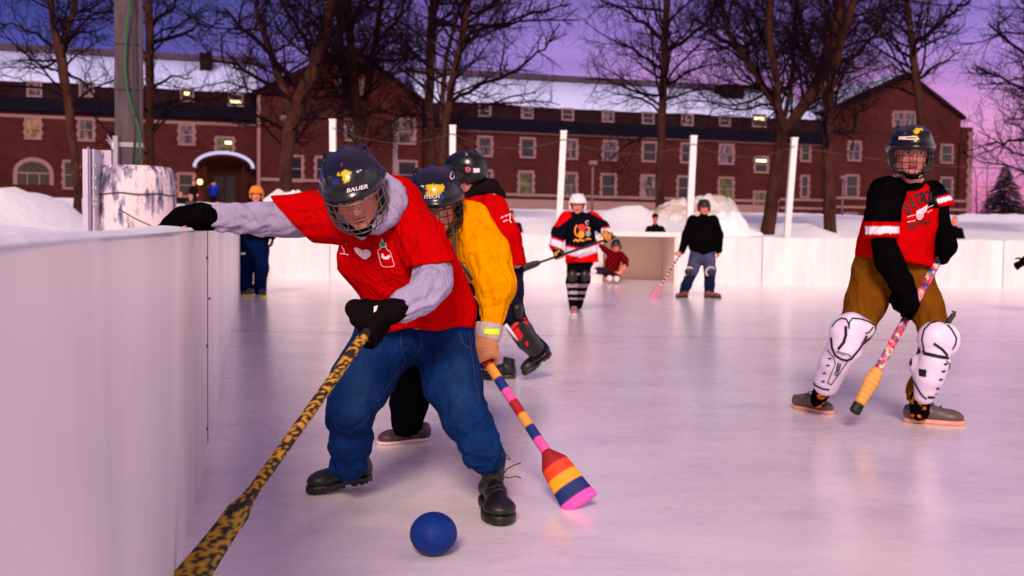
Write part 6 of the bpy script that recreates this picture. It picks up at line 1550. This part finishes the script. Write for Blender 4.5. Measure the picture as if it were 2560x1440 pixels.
b = S(.010, .012); grip(b, gA, bdir, (-.2, -.9, .2), 1.35, .017, fr=.0118, wrist=P(1393, 628, D5-.25)); build('glove', b, M['cloth'], o, lambda V: np.where((vnoise(V*22) > .15)[:, None], np.array(lin(190, 130, 60)), np.array(lin(14, 12, 12))))
b = S(.010, .012); grip(b, gB, bdir, (.3, -.8, .4), 1.35, .017, fr=.0118, wrist=P(1517, 586, D5-.25)); build('glove', b, M['cloth'], o, lambda V: np.where((vnoise(V*22+3) > -.05)[:, None], np.array(lin(190, 130, 60)), np.array(lin(14, 12, 12))))
shoe_at(o, (1435, 790), (-.05, -1, 0), .28, h=.010, col=lin(150, 110, 112), sole=lin(225, 205, 200), thick=.03, name='sneaker')
shoe_at(o, (1446, 772), (.1, -1, 0), .28, h=.010, col=lin(40, 28, 34), sole=lin(120, 100, 104), thick=.03, name='sneaker')
for px, py, D in ((1431, 690, D5-.32), (1462, 690, D5-.15)):
    b = S(.010, .01); b.ell(P(px, py, D), (.07, .05, .085), k=.01); build('knee_pad', b, M['pad'], l, lin(20, 16, 20))
K1 = P(1330, 668, D5-.35)
broom('broom', 'black taped broom held across the body by the navy jersey player', (gB+bdir*.12, gA-bdir*.26), .018, lambda t, k: lin(16, 14, 15), [(0, .018, .018), (.04, .04, .03), (.1, .05, .03), (.16, .05, .026), (.34, .065, .022), (.42, .06, .02)], lambda t, k, p: lin(18, 15, 16), n=10)
# ------------------------------------------------------------------ black sweater man
D6 = 18.3
tops = [[(1758, 545, D6, 13), (1757, 570, D6, 30), (1757, 585, D6, 34), (1757, 610, D6, 36)], [(1732, 552, D6, 15), (1717, 588, D6, 12), (1704, 628, D6-.1, 9)], [(1782, 552, D6, 15), (1796, 588, D6, 12), (1797, 626, D6, 9)]]
legs = [[(1743, 620, D6, 19), (1771, 620, D6, 19)], [(1742, 640, D6, 19), (1731, 675, D6-.1, 15), (1716, 712, D6, 13), (1709, 732, D6+.1, 12)], [(1770, 640, D6, 19), (1775, 675, D6-.1, 15), (1774, 712, D6, 13), (1773, 732, D6+.05, 12)]]
gC = P(1700, 637, D6-.15); s6a, s6b = P(1703, 632, D6-.15), P(1652, 714, D6-.7); bd6 = unit(s6a-s6b)
def leg6(V):
    x, y = pxy(V); C = np.tile(np.array(lin(66, 68, 100)), (len(V), 1)); n = vnoise(V*6); C *= (1+.3*n)[:, None]; C[y > 690] = lin(24, 30, 66); return C
o, t, l, c, R = figure('person in black sweater and jeans with knee pads, standing wide with a striped stick', (1760, 519, D6), (-.03, -1, -.05), (0, 0, 1), 1.03, tops, legs, BLK, leg6, .013, G(1755, 745), .010, .010,
    [lambda b: grip(b, gC, bd6, (-.6, -.6, .3), 1.0, wrist=P(1704, 626, D6-.1)), lambda b: open_hand(b, P(1797, 626, D6), (-.1, -.05, -1), (-1, -.3, 0), 1.05, .5)], skin=lin(225, 130, 115), bh=.0105, hair=lin(40, 24, 20))
helmet(o, c, R, 1.08, .012, lin(26, 30, 44), None, cage=None, seed=2)
for px, py in ((1722, 680), (1777, 680)):
    b = S(.012, .01); b.ell(P(px, py, D6-.17), (.075, .05, .09), k=.01); build('knee_pad', b, M['pad'], l, lin(30, 20, 20))
    mb = MB(); mb.tube([P(px+12*math.cos(a), py+12*math.sin(a), D6-.2) for a in np.linspace(2.2, 5.6, 12)], .012, 6); mb.build('pad_edge', M['whitepaint'], l, True)
shoe_at(o, (1690, 745), (-.8, -.6, 0), .30, h=.012, col=lin(98, 50, 26), sole=lin(22, 14, 14), thick=.03, name='boot'); shoe_at(o, (1804, 746), (.93, -.35, 0), .32, h=.012, col=lin(98, 50, 26), sole=lin(22, 14, 14), thick=.03, name='boot')
broom('broom', 'black and white striped broom with pink head held low by the black sweater man', (s6a+bd6*.1, s6b), .019, lambda t, k: lin(20, 16, 20) if (t*11) % 1 < .55 else lin(220, 190, 200),
      [(0, .02, .02), (.03, .06, .04), (.12, .085, .04), (.3, .09, .035), (.4, .05, .02)], lambda t, k, p: lin(190, 130, 146) if (t*7+k*2) % 1 < .7 else lin(170, 106, 126), n=10)
# ------------------------------------------------------------------ orange helmet
D7 = 17.2
tops = [[(640, 516, D7, 12), (640, 544, D7, 31), (638, 565, D7, 37), (636, 592, D7, 38)], [(612, 522, D7, 16), (600, 560, D7, 14), (598, 596, D7, 12)], [(664, 522, D7, 15), (675, 560, D7, 12), (681, 590, D7-.1, 10)]]
legs = [[(634, 600, D7, 37), (634, 618, D7, 38)], [(616, 625, D7, 21), (614, 670, D7, 18), (616, 722, D7, 15), (617, 736, D7, 15)], [(652, 625, D7, 21), (654, 670, D7, 18), (650, 722, D7, 15), (650, 736, D7, 15)]]
o, t, l, c, R = figure('person in orange helmet with teal headband, black jacket and navy trousers by the far boards', (641, 486, D7), (.16, -.98, -.05), (0, 0, 1), 1.08, tops, legs, BLK, lin(8, 24, 60), .013, G(635, 742), .010, .010,
    [lambda b: open_hand(b, P(682, 592, D7-.1), (-.05, -.1, -1), (-1, -.2, 0), 1.0, .6), lambda b: open_hand(b, P(598, 598, D7), (0, -.1, -1), (1, -.2, 0), 1.0, .5)], skin=lin(225, 140, 120), bh=.0105, topname='jacket', legmat='cloth')
helmet(o, c, R, 1.06, .012, lin(240, 130, 10), None, cage=None, seed=2, groove=False)
b = S(.012, .01); b.ell(LW(c, R, 1.08, (0, 0, .035)), np.array([.088, .107, .03]), R, 0); build('headband', b, M['cloth'], o, lin(0, 110, 110))
b = S(.012, .01); b.ell(LW(c, R, 1.08, (0, -.04, -.02)), np.array([.105, .095, .13]), R, 0); b.ell(LW(c, R, 1.08, (0, -.03, -.125)), np.array([.12, .1, .06]), R, .02); build('hood', b, M['cloth'], t, BLK)
b = S(.0105, .01); open_hand(b, P(682, 592, D7-.1), (-.05, -.1, -1), (-1, -.2, 0), 1.3, .6, .012); build('glove', b, M['cloth'], o, lin(10, 10, 14)); b = S(.0105, .01); open_hand(b, P(598, 598, D7), (0, -.1, -1), (1, -.2, 0), 1.3, .5, .012); build('glove', b, M['cloth'], o, lin(10, 10, 14))
shoe_at(o, (607, 743), (-.3, -.95, 0), .30, h=.012, col=lin(24, 30, 50), sole=lin(185, 190, 20), thick=.04, name='sneaker'); shoe_at(o, (663, 745), (.45, -.9, 0), .30, h=.012, col=lin(24, 30, 50), sole=lin(185, 190, 20), thick=.04, name='sneaker')
mb = MB(); q = P(608, 634, D7-.33); mb.box(q-np.array([.035, .01, .015]), q+np.array([.035, 0, .015])); mb.build('trouser_logo', M['whitepaint'], l)
# ------------------------------------------------------------------ plaid player kneeling in the goal mouth
D8 = 23.6
def plaid(V):
    a = (np.floor(V[:, 0]*17)+np.floor(V[:, 2]*17)).astype(int) % 2; C = np.where((a == 0)[:, None], np.array(lin(120, 6, 16)), np.array(lin(52, 6, 14))); return C
tops = [[(1537, 643, D8, 15), (1532, 655, D8, 19), (1528, 676, D8, 19)], [(1523, 632, D8, 9), (1510, 622, D8-.1, 7), (1502, 614, D8-.15, 6)], [(1551, 636, D8, 9), (1563, 650, D8, 8), (1564, 662, D8-.1, 8)]]
legs = [[(1526, 678, D8, 16), (1526, 684, D8, 16)], [(1520, 680, D8, 11), (1498, 676, D8-.2, 9), (1490, 677, D8-.2, 8)], [(1536, 682, D8, 10), (1541, 692, D8-.3, 8), (1536, 697, D8-.1, 7)]]
o, t, l, c, R = figure('person in red plaid shirt and dark helmet crouching in front of the goal recess', (1540, 615, D8), (-.1, -.98, -.1), (0, 0, 1), 1.1, tops, legs, plaid, lin(46, 34, 44), .014, G(1528, 705), .006, .006,
    [lambda b: b.cone(P(1564, 662, D8-.1), .05, P(1552, 680, D8-.3), .04, .02), lambda b: open_hand(b, P(1550, 682, D8-.3), (-.6, -.2, -.5), (-.3, -1, 0), 1.1, .6), lambda b: open_hand(b, P(1500, 612, D8-.15), (-.6, 0, .6), (0, -1, 0), 1.1, .4)], skin=lin(230, 120, 95), bh=.012, topname='plaid_shirt', legmat='cloth', cutlegs=False)
helmet(o, c, R, 1.12, .014, lin(16, 18, 26), None, cage=None, seed=2, groove=False)
for px, py in ((1484, 679), (1524, 696), (1541, 697)):
    b = S(.013, .02); q = P(px, py, D8-.35); b.ell(q, (.075, .1, .07)); b.ell(q+np.array([0, -.09, -.02]), (.06, .07, .045)); build('white_knee_pad' if px < 1500 else 'shoe', b, M['cloth'], o, lin(232, 215, 222))
q0, q1 = G(1552, 706), G(1475, 702); q0[2] = q1[2] = .06
broom('broom', 'broom lying on the ice beside the crouching plaid player, tan and green', (q0, q1), .04, lambda t, k: lin(170, 160, 30) if t < .12 else (lin(214, 170, 150) if t < .75 else lin(120, 130, 60)), [(0, .05, .04), (.1, .09, .05), (.3, .09, .04), (.34, .06, .03)], lambda t, k, p: lin(214, 172, 150), n=10)
# ------------------------------------------------------------------ onlookers beyond the boards
def onlooker(label, px, yh, D, hpx, top, bot, fwd=(0, -1, 0), w_=1., pose='down', skin=lin(220, 130, 110), hair=lin(20, 16, 18), hat=None, group='onlookers beyond the boards'):
    """standing adult: yh = top of the head, hpx = body height in photo pixels"""
    u = hpx/7.5; X = lambda dx, k, dz=0., r=.3: (px+dx*u*w_, yh+k*u, D+dz, r*u)
    if pose == 'down': A = [[X(-.75, 1.75, 0, .32), X(-1.0, 2.7, 0, .27), X(-1.1, 3.5, -.1, .2)], [X(.75, 1.75, 0, .32), X(1.0, 2.7, 0, .27), X(1.1, 3.5, -.1, .2)]]; hd = [(X(-1.1, 3.5, -.1), (0, 0, -1)), (X(1.1, 3.5, -.1), (0, 0, -1))]
    elif pose == 'wide': A = [[X(-.75, 1.75, 0, .34), X(-1.15, 2.7, 0, .27), X(-1.5, 3.5, -.1, .2)], [X(.75, 1.75, 0, .34), X(1.2, 2.7, 0, .27), X(1.55, 3.5, -.1, .2)]]; hd = [(X(-1.5, 3.5, -.1), (-.3, 0, -1)), (X(1.55, 3.5, -.1), (.3, 0, -1))]
    else: A = [[X(-.75, 1.7, 0, .32), X(-1.35, 1.3, -.1, .27), X(-.6, .7, -.2, .2)], [X(.75, 1.7, 0, .32), X(1.3, 1.5, -.1, .27), X(.6, .75, -.2, .2)]]; hd = [(X(-.6, .7, -.2), (.6, 0, .6)), (X(.6, .75, -.2), (-.6, 0, .6))]
    tops = [[X(0, 1.3, 0, .3), X(0, 2.0, 0, .72), X(0, 2.6, 0, .8), X(0, 3.6, 0, .82)]]+A
    legs = [[X(0, 3.7, 0, .75), X(0, 4.0, 0, .75)], [X(-.4, 4.2, 0, .42), X(-.45, 5.6, 0, .33), X(-.45, 7.2, 0, .27)], [X(.4, 4.2, 0, .42), X(.45, 5.6, 0, .33), X(.45, 7.2, 0, .27)]]
    s_ = PX(hpx, D)/1.75
    o, t, l, c, R = figure(label, (px, yh+.5*u, D), fwd, (0, 0, 1), .95*s_, tops, legs, top, bot, max(.016, D*.0006), P(px, yh+hpx, D), .01, .01, [lambda b, q=q, d=d: open_hand(b, P(*q[:3]), d, (0, -1, 0), 1.1*s_, .4, .013) for q, d in hd], skin=skin, hair=hair, topname='jacket', legmat='cloth', cutlegs=False, group=group, bh=max(.013, D*.0004))
    for sg in (-1, 1):
        q = P(px+sg*.45*u, yh+7.35*u, D); sh = shoe(o, q+np.array([0, .05, -.06]), (sg*.2, -1, 0), .28*s_, h=max(.014, D*.0004), col=lin(20, 18, 20))
    if hat is not None:
        b = S(.014, .01); b.ell(LW(c, R, .95*s_, (0, -.01, .045)), np.array([.088, .108, .085])*s_, R, 0); b.box(LW(c, R, .95*s_, (0, .09, .04)), np.array([.06, .05, .012])*s_, R, .01, .008); b.cut(LW(c, R, .95*s_, (0, 0, .02)), -R[2]); build('cap', b, M['cloth'], o, hat)
    return o
onlooker('person in black jacket and cap standing behind the goal roof', 1638, 534, 27.6, 160, lin(12, 11, 13), lin(20, 18, 24), pose='wide', hat=lin(10, 9, 10), skin=lin(205, 100, 85))
onlooker('person in black jacket half hidden behind the shin pad player\'s glove', 2386, 540, 29, 150, lin(9, 8, 12), lin(20, 18, 24), fwd=(-.8, -.5, 0), skin=lin(215, 120, 85), hair=lin(60, 40, 30))
onlooker('person in black just behind the walking player\'s red back', 1280, 524, 27, 165, lin(16, 12, 26), lin(16, 14, 24), fwd=(.6, .7, 0))
onlooker('fair haired person whose head shows above the grey sleeve cuff', 544, 504, 27, 160, lin(46, 36, 42), lin(30, 26, 36), skin=lin(235, 150, 140), hair=lin(220, 150, 130))
onlooker('person in blue jacket with raised arms at the dormitory entrance', 534, 455, 69, 66, lin(8, 40, 170), lin(18, 16, 22), pose='up', hair=lin(60, 40, 30))
onlooker('person in grey jacket beside the drum, behind the black glove', 478, 484, 40, 108, lin(70, 66, 84), lin(40, 36, 50), fwd=(.7, -.6, 0), hair=lin(70, 44, 36))
onlooker('person in black coat left of the lit lantern', 484, 452, 66, 70, lin(22, 14, 18), lin(24, 18, 22), fwd=(-.4, -.8, 0))
onlooker('dark clothed person next to the drum edge', 452, 478, 44, 95, lin(26, 18, 24), lin(30, 24, 30), fwd=(.4, -.8, 0), skin=lin(215, 130, 110))
# player cut by the right border, black glove in view
D9 = 15
o = onlooker('person mostly outside the frame at the right border, black glove in view', 2622, 520, D9, 280, lin(14, 12, 16), lin(20, 18, 26), fwd=(-.9, -.3, 0), group='players on the rink')
b = S(.012, .02); b.chain([(2596, 636, D9, 16), (2563, 652, D9-.1, 12)], .02); open_hand(b, P(2563, 653, D9-.1), (-.8, 0, -.45), (0, -1, 0), 1.35, .5, .014); build('glove', b, M['cloth'], o, lin(10, 9, 12))
